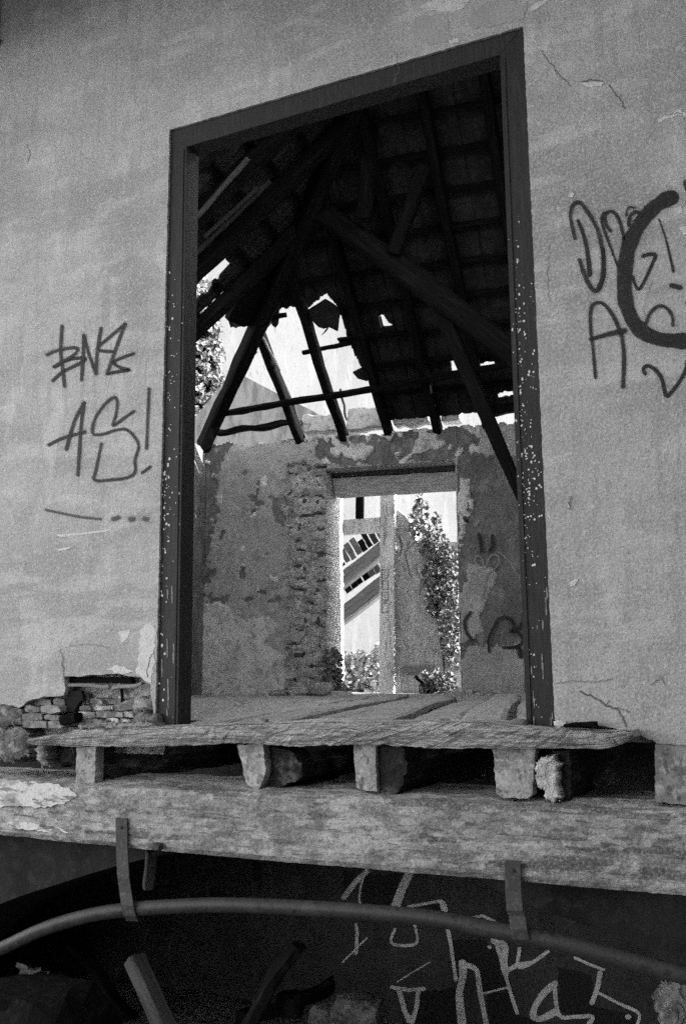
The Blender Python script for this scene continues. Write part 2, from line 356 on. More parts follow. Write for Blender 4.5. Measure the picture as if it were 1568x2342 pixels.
def run(a, b, step, amp): 
    d = math.hypot(b[0]-a[0], b[1]-a[1]); n = max(2, int(d/step)); out = [a]
    for k in range(1, n):
        t = k/n; o = random.uniform(-amp, amp); out.append((a[0]+(b[0]-a[0])*t-(b[1]-a[1])/d*o, a[1]+(b[1]-a[1])*t+(b[0]-a[0])/d*o))
    return out
seq = run(BL, TL, 9, .8)+run(TL, TR, 11, .7)+run(TR, BR, 9, .8)
for a, b in zip([BR]+right_bottom[:-1], right_bottom): seq += run(a, b, 10, 2)
Xr = at(*right_bottom[-1], W0).x; Xl = at(*left_bottom[-1], W0).x
pp = [at(x, y, W0) for x, y in seq]
pp += [Vector((Xr+8, 0, -.5)), Vector((Xr+8, 0, 3.35)), Vector((Xl-2.2, 0, 3.35)), Vector((Xl-2.2, 0, -.05))]
for a, b in zip(list(reversed(left_bottom))[:-1], list(reversed(left_bottom))[1:]): pp += [at(x, y, W0) for x, y in run(a, b, 10, 2.2)]
pp.append(at(*left_bottom[0], W0))
bm = bmesh.new(); prism3(bm, pp, Vector((0, .05, 0))); fixn(bm); obj('plaster_face', bm, plaster, wall)
# masonry core behind the plaster, with the reveal of the opening
def wallbox(bm, x0, x1, z0, z1, y0=.05, y1=.24):
    v = [bm.verts.new((x, y, z)) for x in (x0, x1) for y in (y0, y1) for z in (z0, z1)]
    for q in ((0, 1, 3, 2), (4, 6, 7, 5), (0, 4, 5, 1), (2, 3, 7, 6), (0, 2, 6, 4), (1, 5, 7, 3)): bm.faces.new([v[i] for i in q])
dl, dr = at(*BL, W0).x, at(*BR, W0).x
bm = bmesh.new(); wallbox(bm, Xl-2.2, dl-.02, .38, 3.35); wallbox(bm, dr+.02, Xr+8, .0, 3.35); wallbox(bm, dl-.02, dr+.02, 2.47, 3.35); fixn(bm)
obj('masonry_core', bm, oldd, wall)
# the broken foot of the wall at the left: rough masonry standing a little behind the plaster
def relief(x0, x1, z0, z1, y, res, amp, seed, mask=None):
    bm = bmesh.new(); nx = int((x1-x0)/res); nzv = int((z1-z0)/res); g = {}
    for i in range(nx+1):
        for j in range(nzv+1):
            x = x0+(x1-x0)*i/nx; z = z0+(z1-z0)*j/nzv
            h = amp*(noise.noise(Vector((x*9, seed, z*16)))+.5*noise.noise(Vector((x*24, seed, z*30))))
            g[i, j] = bm.verts.new((x, y+h, z))
    for i in range(nx):
        for j in range(nzv): bm.faces.new((g[i, j], g[i+1, j], g[i+1, j+1], g[i, j+1]))
    return bm
obj('broken_masonry', relief(Xl-2.2, dl-.015, -.12, .40, .075, .014, .03, 3), rubble, wall, smooth=True)
obj('broken_masonry', relief(dr+.32, Xr+1.5, -.12, .05, .09, .014, .02, 5), rubble, wall, smooth=True)
# plaster repairs, flakes and cracks
def marks(name, polys, mat, lift=.0012, rag=3, pl=W0, parent=wall, label=None):
    bm = bmesh.new()
    for i, p in enumerate(polys): flat(bm, ragged(p, 7, rag), pl, lift+.0002*i)
    o = obj(name, bm, mat, parent)
    if label: o['label'] = label
    return o
marks('cement_patch', [[(950, 40), (1010, 32), (1025, 48), (1030, 95), (990, 100), (955, 92), (938, 70)], [(1068, 40), (1100, 12), (1150, -5), (1205, 18), (1195, 45), (1130, 58), (1080, 66)]], patch_dark, label='darker cement patches over the top right of the doorway')
marks('lime_patch', [[(958, 18), (1010, -10), (1080, -12), (1060, 18), (1035, 30), (1010, 26)], [(1025, 92), (1048, 88), (1050, 97), (1030, 102)], [(1205, 22), (1235, 4), (1262, -6), (1240, 12), (1215, 26)]], plaster_light)
marks('plaster_flake', [[(1328, 190), (1352, 187), (1378, 188), (1374, 197), (1345, 200)]], plaster_light, rag=1.2)
marks('plaster_flake', [[(1502, 275), (1520, 262), (1534, 260), (1550, 250), (1564, 258), (1580, 262), (1578, 270), (1560, 266), (1548, 262), (1536, 270), (1520, 272), (1506, 281)]], plaster_light, rag=1)
marks('plaster_flake', [[(1538, 478), (1556, 470), (1560, 486), (1540, 496)], [(1553, 520), (1568, 518), (1578, 530), (1560, 540)], [(1300, 440), (1312, 442), (1308, 452), (1298, 450)]], plaster_light, rag=1.2)
marks('plaster_flake', [[(128, 1222), (180, 1219), (240, 1212), (266, 1208), (240, 1216), (180, 1223), (140, 1228)], [(130, 1256), (168, 1249), (160, 1254), (136, 1260)], [(1303, 1330), (1322, 1322), (1314, 1338), (1303, 1342)]], plaster_light, rag=.8)
marks('lime_patch', [[(322, 1440), (345, 1420), (356, 1440), (354, 1520), (347, 1560), (330, 1555), (312, 1540), (318, 1500)], [(270, 1446), (300, 1440), (296, 1450), (280, 1470)], [(240, 1530), (270, 1520), (310, 1536), (280, 1542)]], plaster_light, rag=3)
marks('lime_patch', [[(1270, 1648), (1296, 1648), (1294, 1656), (1274, 1666)]], plaster_light, lift=.004, rag=1)
cb = bmesh.new()
def jag(c, amp=1.6, step=4.0):
    "a wandering crack line through the traced points"
    out = []
    for a, b in zip(c, c[1:]):
        d = math.hypot(b[0]-a[0], b[1]-a[1]); n = max(2, int(d/step))
        for k in range(n):
            t = k/n; o = random.gauss(0, amp) if k else 0; out.append((a[0]+(b[0]-a[0])*t-(b[1]-a[1])/d*o, a[1]+(b[1]-a[1])*t+(b[0]-a[0])/d*o))
    return out+[c[-1]]
for c, w in (([(1236, 116), (1252, 140), (1268, 160), (1286, 180), (1304, 197)], 1.7), ([(1268, 160), (1274, 176)], 1.1), ([(1392, 194), (1404, 212), (1418, 230), (1428, 248)], 2.2), ([(1325, 1580), (1362, 1596), (1382, 1612), (1408, 1618), (1424, 1640), (1430, 1660)], 3.0), ([(1382, 1612), (1392, 1600)], 1.6), ([(1408, 1618), (1440, 1626)], 1.1),
             ([(1270, 1562), (1310, 1556), (1360, 1560), (1400, 1552)], 1.2), ([(1330, 187), (1352, 184), (1376, 186)], 1.8), ([(141, 1485), (144, 1520), (149, 1560)], 1.6), ([(1486, 1566), (1500, 1556), (1510, 1545), (1520, 1566)], 1.6), ([(1305, 1135), (1300, 1150), (1302, 1165)], 2.2), ([(1520, 262), (1534, 262), (1548, 256), (1560, 266)], 1.6),
             ([(1258, 560), (1250, 620), (1256, 690)], .9), ([(150, 1480), (200, 1472), (250, 1480)], .8), ([(352, 1490), (340, 1520), (338, 1548)], 1.6), ([(60, 330), (72, 352), (64, 372)], 1.0), ([(900, 190), (912, 160), (905, 120)], .9), ([(1490, 640), (1470, 700), (1482, 760)], .8)):
    stroke(cb, jag(c), w, W0, smooth=False)
obj('crack', cb, crackm, wall)
# --- sprayed writing, left of the door
def c3(p): return [(.3646*x, 628.8+.3646*y) for x, y in p]
def c6(p): return [(1171.7+.2685*x, 343+.2685*y) for x, y in p]
HALO[0] = bmesh.new(); gb = bmesh.new()
for p, w in (([(393, 322), (385, 480), (398, 600), (409, 698)], 9), ([(300, 500), (350, 478), (440, 458), (490, 462), (470, 500), (400, 542), (345, 576)], 8.5), ([(345, 576), (400, 545), (470, 524), (540, 524), (500, 556), (400, 606), (335, 662)], 9),
             ([(530, 380), (524, 520), (515, 655)], 10), ([(530, 380), (562, 500), (605, 618)], 8.5), ([(605, 618), (614, 480), (636, 335)], 9), ([(787, 308), (700, 382), (620, 452), (640, 476), (708, 480)], 8.5), ([(787, 308), (742, 430), (675, 620)], 8.5),
             ([(675, 620), (745, 606), (816, 595), (760, 582), (716, 550), (760, 522), (840, 493)], 8.5)):
    stroke(gb, c3(p), w, W0)
o = obj('graffiti_tag', gb, sprayk, wall); o['label'] = 'upper black sprayed letters BNKS left of the door'
gb = bmesh.new()
for p, w in (([(310, 1065), (400, 1022), (535, 985)], 9), ([(530, 803), (470, 920), (420, 1092)], 9.5), ([(530, 803), (512, 950), (502, 1100), (492, 1252)], 9),
             ([(842, 855), (770, 905), (712, 945), (730, 880), (739, 800), (718, 768), (660, 812), (600, 900), (583, 980), (602, 1002), (660, 995), (740, 970), (800, 972), (850, 1020), (873, 1075), (850, 1160), (850, 1235), (800, 1270), (700, 1284), (598, 1286), (606, 1220), (640, 1058)], 7.5),
             ([(938, 712), (930, 900), (922, 1090)], 7), ([(895, 1240), (944, 1204)], 8)):
    stroke(gb, c3(p), w, W0)
o = obj('graffiti_tag', gb, sprayk, wall); o['label'] = 'black sprayed letters AS with exclamation mark left of the door'
gb = bmesh.new()
for p, w in (([(290, 1472), (420, 1500), (530, 1520), (635, 1530)], 7), ([(712, 1530), (745, 1520)], 13), ([(820, 1532), (836, 1530)], 14), ([(908, 1528), (922, 1529)], 13)): stroke(gb, c3(p), w, W0)
o = obj('graffiti_tag', gb, sprayf, wall); o['label'] = 'sprayed dash and three dots under the letters'
gb = bmesh.new()
for p, w, w2 in (([(528, 755), (502, 640), (490, 540), (520, 462), (575, 455), (650, 550), (720, 680), (750, 800), (768, 900), (765, 1060), (742, 1160), (700, 1205), (650, 1150), (600, 1040), (568, 940)], 9, 11), ([(555, 605), (600, 720), (632, 860), (655, 1060)], 9, 13), ([(765, 850), (772, 960), (765, 1080), (735, 1170)], 12, 13),
                 ([(828, 690), (795, 640), (782, 560), (820, 525), (870, 542), (912, 620), (945, 760)], 9, 9), ([(772, 540), (755, 600), (790, 720), (850, 880), (890, 985)], 9, 6), ([(985, 640), (1000, 560), (1050, 528), (1095, 560)], 9, 9), ([(962, 560), (985, 490), (1040, 495)], 5, 5),
                 ([(1105, 905), (1150, 890), (1212, 892), (1190, 960), (1130, 1090), (1075, 1185), (1040, 1150), (1020, 1080)], 10, 8), ([(1240, 590), (1300, 760), (1365, 1035)], 4, 7), ([(1352, 1155), (1418, 1172)], 14, 14),
                 ([(702, 1940), (682, 1700), (660, 1500), (665, 1350), (712, 1300), (780, 1320), (850, 1410), (905, 1530), (935, 1650), (945, 1800), (936, 2015)], 8, 12), ([(660, 1612), (800, 1572), (945, 1540)], 9, 15),
                 ([(1130, 1480), (1170, 1385), (1240, 1330), (1310, 1350), (1355, 1420), (1360, 1495)], 8, 8), ([(1125, 1905), (1110, 1865), (1150, 1838), (1220, 1880), (1270, 1960), (1305, 2095), (1365, 2040), (1430, 1950), (1475, 1850), (1500, 1700)], 11, 10), ([(1480, 1300), (1500, 1330)], 9, 9)):
    stroke(gb, c6(p), w, W0, w2=w2)
o = obj('graffiti_tag', gb, sprayk, wall); o['label'] = 'thin black sprayed letters right of the door'
gb = bmesh.new()
stroke(gb, c6([(1350, 405), (1270, 440), (1170, 520), (1060, 660), (985, 820), (955, 1000), (948, 1180), (968, 1330), (1030, 1470), (1120, 1560), (1250, 1612), (1380, 1625), (1500, 1625), (1640, 1600)]), 36, W0, w2=38)
stroke(gb, c6([(1500, 290), (1515, 330), (1530, 390)]), 30, W0)
o = obj('graffiti_tag', gb, M('thick_black_spray', .014, rough=.6, alpha_edge=.06), wall); o['label'] = 'very thick black sprayed arc over the thin letters'
hb_ = HALO[0]; HALO[0] = None; obj('overspray', hb_, overspray, wall)
# thin cable down the far left edge
timber('wall_cable', at(4, -30, W0)+Vector((0, -.012, 0)), at(-3, 95, W0)+Vector((0, -.012, 0)), .012, .012, plaster_light, wall, seg=4, jit=.001)
lump('cable_clip', at(-2, 100, W0)+Vector((0, -.012, 0)), (.02, .012, .02), ironm, parent=wall, sub=2)

# ================================================================== DOOR FRAME
fr = empty('door_frame', (0, .012, 0), 'dark painted wooden door frame with white paint flecks, set in the plaster wall', 'door frame')
FP = yplane(.012)
iBL, iTL, iTR, iBR = (407, 1661), (428, 335), (1142, 125), (1203, 1663)
xTL, xTR, xBL, xBR = (383, 293), (1200, 54), (349, 1661), (1274, 1663)
head = slab('head', ragged([xTL, xTR, iTR, iTL], 40, .5), FP, .085, framem, fr, bevel=.0012)
jl = slab('jamb', [xBL, xTL, iTL, iBL], FP, .085, framem, fr, bevel=.0012)
jr = slab('jamb', [xTR, xBR, iBR, iTR], FP, .085, framem, fr, bevel=.0012)
for par, a, b, sg in ((jl, iTL, iBL, -1), (jr, iTR, iBR, 1)):
    o = slab('stop_bead', [(a[0]+sg*7, a[1]+6), (a[0]+sg*12, a[1]+6), (b[0]+sg*12, b[1]-2), (b[0]+sg*7, b[1]-2)], yplane(.008), .02, framem, par, bevel=.0015)
def flecks(par, a, b, c, d, n, zone):
    bm = bmesh.new()
    for _ in range(n):
        t = zone(); s = random.random()
        if random.random() < .5: s = min(1, max(0, random.gauss(.3, .12)))
        x = (a[0]+(b[0]-a[0])*t)*(1-s)+(c[0]+(d[0]-c[0])*t)*s; y = (a[1]+(b[1]-a[1])*t)*(1-s)+(c[1]+(d[1]-c[1])*t)*s
        r = random.choice((1, 1.3, 1.6, 2.1, 2.8)); ph = random.random()*6; st = random.uniform(.7, 1.7)
        f = [(x+r*math.cos(ph+k*1.047)*random.uniform(.5, 1.2), y+st*r*math.sin(ph+k*1.047)*random.uniform(.5, 1.2)) for k in range(6)]
        flat(bm, f, FP, .0015+.0002*random.random())
    obj('paint_flecks', bm, spotm, par)
def zl():
    if random.random() < .5: return random.gauss(.58, .07)
    return random.uniform(.22, .99)
def zr():
    k = random.random()
    if k < .45: return random.gauss(.53, .12)
    if k < .75: return random.gauss(.66, .06)
    return random.uniform(.3, .98)
flecks(jl, (392, 300), (358, 1655), (427, 335), (404, 1655), 120, lambda: min(.99, max(.05, zl())))
flecks(jr, (1147, 125), (1205, 1655), (1190, 80), (1264, 1655), 230, lambda: min(.99, max(.05, zr())))
bm = bmesh.new()
for _ in range(26):                                # long scrapes of bare wood near the feet
    for (xa, xb) in ((362, 402),) if random.random() < .4 else ((1210, 1262),):
        x = random.uniform(xa, xb); y = random.uniform(1330, 1640); l = random.uniform(10, 46)
        flat(bm, ragged([(x-1, y), (x+1.2, y+2), (x+1.6, y+l), (x-.6, y+l-3)], 8, .6), FP, .0016+.0002*random.random())
obj('bare_scrapes', bm, M('scraped_wood', .28, [('noise', 60, 4, .4, .7, .14, .8, I3)]), fr)

# ================================================================== SILL PLANK, FLOOR
def plank(name, topl, botl, y0, y1, mat, label, cat, group=None, seg=64):
    pf = yplane(y0); bm = bmesh.new(); uvl = bm.loops.layers.uv.verify()
    def lerp(l, t):
        k = t*(len(l)-1); i = min(int(k), len(l)-2); f = k-i; return (l[i][0]+(l[i+1][0]-l[i][0])*f, l[i][1]+(l[i+1][1]-l[i][1])*f)
    g = []; dep = [0, .008, .05, .11, .17]
    for i in range(seg+1):
        t = i/seg
        a = at(*lerp(botl, t), pf); b = at(*lerp(topl, t), pf); row = []
        for k in range(4): row.append(a.lerp(b, k/3)+Vector((0, .006*nz(t*9, k*2.1, 3)+.006*nz(t*40, k*3, 9)+.006*nz(t*110, k*3, 2)+(.012 if k in (0, 3) else 0), .003*nz(t*22, 3.3)+.004*nz(t*70, 1.3)+.003*nz(t*160, 1.3) if k == 0 else .008*nz(t*30, k, 1))))
        for d in dep[1:]: row.append(Vector((b.x, y0+(y1-y0)*d/.17, b.z+.006*nz(b.x*8, d*20, 4)+.05*d*.5)))
        row.append(Vector((a.x, y1, a.z)))
        g.append([bm.verts.new(p) for p in row])
    n = len(g[0])
    for i in range(seg):
        for k in range(n):
            f = bm.faces.new((g[i][k], g[i+1][k], g[i+1][(k+1) % n], g[i][(k+1) % n])); ln = 2.3
            for lp, (uu, vv) in zip(f.loops, ((i, k), (i+1, k), (i+1, k+1), (i, k+1))): lp[uvl].uv = (uu/seg*ln, vv*.03)
    bm.faces.new(g[0]); bm.faces.new(list(reversed(g[-1]))); fixn(bm)
    return tag(obj(name, bm, mat), label, cat, group)
plank('sill_plank', [(62, 1688), (180, 1668), (300, 1664), (430, 1660), (560, 1656), (700, 1652), (850, 1653), (1000, 1651), (1100, 1652), (1250, 1668), (1350, 1672), (1442, 1672)],
      [(62, 1703), (180, 1706), (300, 1708), (430, 1705), (545, 1700), (640, 1706), (760, 1704), (860, 1704), (1000, 1711), (1180, 1712), (1390, 1712), (1448, 1684)], -.10, .10, woodw,
      'long weathered plank with a broken right end lying under the door frame', 'plank', seg=150)
pb_ = bmesh.new(); PP = (Vector((0, -.106, 0)), Vector((0, -1, 0)))
for c, w in (([(120, 1692), (220, 1686), (330, 1684)], 1.6), ([(540, 1692), (600, 1684), (680, 1680)], 2.4), ([(700, 1690), (820, 1676), (960, 1674)], 2.0), ([(900, 1688), (1050, 1684), (1180, 1688)], 2.2), ([(1120, 1676), (1260, 1684), (1380, 1690)], 2.2), ([(1180, 1698), (1300, 1700), (1400, 1694)], 1.6), ([(380, 1690), (470, 1688)], 1.6), ([(1000, 1668), (1090, 1670)], 1.6)):
    stroke(pb_, jag(c, 1.2, 6), w, PP, smooth=False, w2=w*.4)
obj('wood_split', pb_, crackm, bpy.data.objects['sill_plank'])
# floor boards running into the room, between the open joints seen on the floor
FZ = (Vector((0, 0, 0)), Vector((0, 0, 1)))
seams = []
for (a, b) in (((586, 1631), (800, 1590)), ((714, 1632), (880, 1594)), ((842, 1630), (1013, 1596)), ((981, 1634), (1152, 1594))):
    pa, pb = at(*a, FZ), at(*b, FZ); k_ = (pb.x-pa.x)/(pb.y-pa.y); seams.append((pa.x-pa.y*k_, k_))
print('seams', seams)
sl0 = sum(k_ for _, k_ in seams)/4
edges = sorted(x0 for x0, _ in seams)
edges = [edges[0]-.62-.30, edges[0]-.62] + [edges[0]] + edges[1:] + [edges[-1]+.24, edges[-1]+.46, edges[-1]+.70, edges[-1]+.95]
for i, (xa, xb) in enumerate(zip(edges, edges[1:])):
    if i == 0: continue
    if i == 1: xa = xb-.20                      # the boards left of this one are gone
    w = xb-xa; cxm = (xa+xb)/2; y0 = random.uniform(.11, .22); y1 = random.uniform(4.3, 4.9); zf = random.uniform(-.02, .004)
    bm = bar(bmesh.new(), Vector((cxm+sl0*y0, y0, zf-.014)), Vector((cxm+sl0*y1+random.uniform(-.03, .03), y1, zf+random.uniform(-.01, .012))), w-.048, .036, seg=30, jit=.009, rag=.02)
    o = obj('floor_board', bm, boardm); tag(o, None, 'floor board', 'floor boards inside the doorway'); o['bx'] = cxm
# far part of the floor: rubble-strewn screed up to the back wall
def sheet(name, x0, x1, y0, y1, zfun, res, mat):
    bm = bmesh.new(); nx = max(1, int((x1-x0)/res)); ny = max(1, int((y1-y0)/res)); g = {}
    for i in range(nx+1):
        for j in range(ny+1):
            x = x0+(x1-x0)*i/nx; y = y0+(y1-y0)*j/ny; g[i, j] = bm.verts.new((x, y, zfun(x, y)))
    for i in range(nx):
        for j in range(ny): bm.faces.new((g[i, j], g[i+1, j], g[i+1, j+1], g[i, j+1]))
    return obj(name, bm, mat, smooth=True)
screedm = M('dusty_screed', 0.405, [('noise', 5, 6, .42, .64, 0.258, .8, I3), ('noise', 30, 5, .5, .66, 0.589, .6, I3)], [('noise', 25, 5, .9, .02, I3)], .95)
tag(sheet('floor', -5.2, 9.0, .45, 7.4, lambda x, y: -.40+.02*nz(x*3, y*3)+.38*min(1, max(0, (y-3.9)/.5))+.012*nz(x*9, y*9, 2), .08, screedm), kind='structure')
for i, (X, Y, r) in enumerate(((600, 1640, .03), (520, 1628, .018), (1010, 1648, .022), (1060, 1640, .016), (830, 1640, .014), (470, 1648, .02), (1180, 1640, .03), (1150, 1652, .024))):
    pass
# ================================================================== JOISTS, LEDGE BEAM
JL = ['small squat pale joist end under the left end of the broken plank', 'split joist end with a dark rotten core, second from the left under the plank', 'pale square joist end with its side coloured dark as if in shade, third from the left under the plank',
      'wide pale joist end with rounded corners beside the white scrap', 'big pale block at the right picture edge, below the plaster']
JP = [[(176, 1706), (219, 1706), (217, 1795), (174, 1792)], [(542, 1703), (600, 1700), (608, 1760), (590, 1812), (562, 1790), (556, 1760)], [(807, 1698), (858, 1698), (862, 1810), (828, 1806), (814, 1800)],
      [(1125, 1705), (1222, 1708), (1216, 1818), (1204, 1826), (1150, 1824), (1134, 1815)], [(1496, 1702), (1640, 1715), (1640, 1845), (1540, 1838), (1496, 1832)]]
J0 = yplane(-.06)
for i, (p, lb) in enumerate(zip(JP, JL)):
    t = empty('floor_joist', at(p[0][0]+20, p[0][1]+90, J0), lb, 'joist', 'joist ends on the ledge beam')
    e = ragged(p, 12, 2)
    slab('pale_end', ragged(p, 9, 1.6), J0, .05, jend if i != 4 else stonem, t, bevel=.004)
    bm = bmesh.new(); q = [at(x, y, (Vector((0, -.03, 0)), Vector((0, -1, 0)))) for x, y in e]
    c = sum(q, Vector())/len(q); q = [c+(x-c)*.97 for x in q]
    prism3(bm, q, Vector((0, 1.3, 0))); bmesh.ops.subdivide_edges(bm, edges=[ed for ed in bm.edges if abs((ed.verts[0].co-ed.verts[1].co).y) > .5], cuts=16)
    for v in bm.verts:
        if -.02 < v.co.y < 1.2: v.co += Vector((.02*nz(v.co.y*9, v.co.z*12, i), 0, .012*nz(v.co.y*8, v.co.x*9, i+4)))
    fixn(bm); obj('shaft', bm, rot_shade if i != 4 else stonem, t)
# rotten lumps beside the joists
slab('rotten_joist', ragged([(862, 1702), (900, 1706), (925, 1712), (930, 1760), (915, 1800), (900, 1832), (868, 1830), (864, 1780)], 8, 4), yplane(-.04), .9, rot_shade, bevel=.01)
tag(bpy.data.objects['rotten_joist'], 'black timber stub touching the right side of the third joist', 'timber')
o = slab('rotten_joist', ragged([(566, 1706), (610, 1704), (660, 1716), (690, 1745), (690, 1776), (640, 1800), (596, 1816), (580, 1800), (588, 1760)], 8, 4), yplane(-.02), .5, rot_shade, bevel=.012); tag(o, 'crumbling dark timber stub behind the second joist end', 'timber')
o = rough_block('insulation_scrap', [(1222, 1742), (1240, 1732), (1262, 1728), (1276, 1750), (1274, 1790), (1278, 1822), (1262, 1834), (1246, 1826), (1240, 1806), (1222, 1800)], yplane(-.075), .05, ragm, amp=.012, rnd=.008, step=2, rag=8); tag(o, 'white fibrous scrap stuck beside the wide joist end', 'scrap')
o = slab('rotten_joist', ragged([(1262, 1716), (1300, 1712), (1306, 1770), (1300, 1835), (1272, 1840), (1268, 1790)], 8, 3), yplane(-.03), .8, rot_shade, bevel=.01); tag(o, 'dark timber stub right of the white fibrous scrap', 'timber')
# the ledge beam
BP = yplane(-.12)
bt = [(-300, 1772), (0, 1788), (180, 1797), (400, 1806), (600, 1814), (800, 1822), (1000, 1834), (1200, 1844), (1400, 1850), (1568, 1858), (1900, 1880)]
bb = [(-300, 1872), (0, 1910), (180, 1929), (400, 1950), (600, 1968), (800, 1985), (1000, 2002), (1200, 2018), (1400, 2036), (1568, 2050), (1900, 2080)]
bm = bmesh.new(); seg = 150; g = []
def lp_(l, X):
    for a, b in zip(l, l[1:]):
        if a[0] <= X <= b[0]: return a[1]+(b[1]-a[1])*(X-a[0])/(b[0]-a[0])
for i in range(seg+1):
    X = -300+2200*i/seg; yt = lp_(bt, X)+2*nz(X*.03, 1); yb = lp_(bb, X)+2.0*nz(X*.05, 5)
    col = []
    for k in range(13):
        p = at(X, yt+(yb-yt)*k/12, BP)
        p.y += .008*nz(p.x*5, p.z*20)+.006*nz(p.x*14, p.z*40, 3)+(.014 if k in (0, 12) else 0); col.append(p)
    b = col[-1]; a = col[0]
    top = [Vector((a.x, y, a.z+.012*min(1, (y+.12)*8)+.006*nz(a.x*7, y*20))) for y in (.30, .16, .08, .02, -.04, -.085)]
    row = [Vector((b.x, .30, b.z))]+top+col
    g.append([bm.verts.new(p) for p in row])
n = len(g[0])
for i in range(seg):
    for k in range(n): bm.faces.new((g[i][k], g[i+1][k], g[i+1][(k+1) % n], g[i][(k+1) % n]))
bm.faces.new(g[0]); bm.faces.new(list(reversed(g[-1]))); fixn(bm)
led = tag(obj('ledge_beam', bm, beamm, smooth=False), 'massive weathered timber beam with mottled pale paint carrying the joists', 'beam')
marks('pale_patch', [[(-10, 1782), (60, 1786), (120, 1790), (160, 1800), (180, 1818), (150, 1838), (90, 1846), (20, 1842), (-10, 1848)], [(20, 1880), (60, 1876), (130, 1890), (160, 1904), (90, 1900), (40, 1892)]], M('chalky_white', .6, [('noise', 9, 9, .48, .57, .30, .85, (.8, 1, 2)), ('noise', 24, 8, .54, .6, .13, .8, (.6, 1, 2)), ('noise', 110, 3, .46, .7, .25, .5, I3)], [('noise', 50, 4, .5, .006, I3)]), pl=yplane(-.12), parent=led, lift=.006, rag=3)  # irregular pale patches at the beam's left end
nb = bmesh.new()
for X, Y, w, h in ((1075, 1883, 16, 9), (1155, 1908, 36, 4), (1240, 1914, 44, 3.4), (1470, 1893, 44, 9), (995, 1896, 22, 6), (1320, 1938, 50, 5), (980, 1912, 14, 6), (205, 1854, 12, 6), (1255, 1853, 36, 4), (1330, 1878, 26, 4), (180, 1892, 10, 7), (1395, 1930, 40, 6), (725, 1838, 10, 8), (1520, 1920, 30, 5), (60, 1866, 50, 4), (110, 1890, 30, 7),
                   (500, 1862, 120, 1.6), (760, 1900, 180, 1.6), (640, 1925, 90, 1.4), (1000, 1950, 160, 1.5), (1300, 1985, 220, 1.7), (350, 1880, 80, 1.4), (900, 1862, 70, 1.5), (1420, 1960, 140, 1.6), (560, 1900, 40, 2.4), (1180, 1968, 60, 2)):
    sl_ = .06 if X > 500 else .075
    stroke(nb, jag([(X-w/2, Y-w*sl_), (X-w/6, Y-w*sl_*.3+random.uniform(-1, 1)), (X+w/5, Y+w*sl_*.3), (X+w/2, Y+w*sl_)], .9 if h < 3 else 1.8, 5), h, (Vector((0, -.1265, 0)), Vector((0, -1, 0))), smooth=False, w2=h*.4)
random.seed(33)
for _ in range(46):
    X = random.uniform(20, 1560); t_ = random.random(); Y = lp_(bt, X)+(lp_(bb, X)-lp_(bt, X))*(.08+.84*t_); w = random.choice((10, 14, 20, 30, 46)); h = random.uniform(1.2, 3.6)
    stroke(nb, jag([(X-w/2, Y-w*.03), (X, Y+random.uniform(-1.5, 1.5)), (X+w/2, Y+w*.04)], 1.0, 4), h, (Vector((0, -.1265, 0)), Vector((0, -1, 0))), smooth=False, w2=h*.3)
obj('rot_split', nb, crackm, led)
# dark void between floor and vault
bm = bmesh.new(); wallbox(bm, -4.5, 3.5, -.42, -.05, 1.25, 1.35); wallbox(bm, -4.5, 3.5, -.44, -.36, .31, 1.25)
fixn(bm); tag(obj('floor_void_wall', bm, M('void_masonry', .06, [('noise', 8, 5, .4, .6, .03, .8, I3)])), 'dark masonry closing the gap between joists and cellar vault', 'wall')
# ================================================================== RUBBLE AT THE FOOT OF THE WALL, LEFT
lathm = woodg
random.seed(21)
for (xa, xb, rows) in ((52, 150, ((1596, 1612), (1614, 1630), (1633, 1647), (1649, 1664))), (182, 302, ((1598, 1610), (1613, 1625), (1628, 1641), (1643, 1657)))):
    for r_, (ya, yb2) in enumerate(rows):
        x = xa+random.uniform(-4, 10)+(18 if r_ == 0 else 0)
        while x < xb-12:
            w_ = random.uniform(22, 62); x2 = min(x+w_, xb+random.uniform(-6, 6))
            p_ = [(x, ya+random.uniform(-2, 3)), (x+w_*.3, ya+random.uniform(-3, 1)), (x2-2, ya+random.uniform(-1, 4)), (x2, yb2+random.uniform(-4, 1)), (x+w_*.5, yb2+random.uniform(-1, 1.5)), (x+1, yb2+random.uniform(-3, 1))]
            slab('masonry_course', ragged(p_, 7, 1.2), yplane(.02-.022*r_+random.uniform(-.02, .02)), .1, random.choice((stonem, stonem, rockd, rubble)) if xa > 100 else random.choice((rockd, rockd, stonem)), wall, bevel=.0025)
            x = x2+random.uniform(1, 4)
GS = 'rubble stones at the broken wall foot'
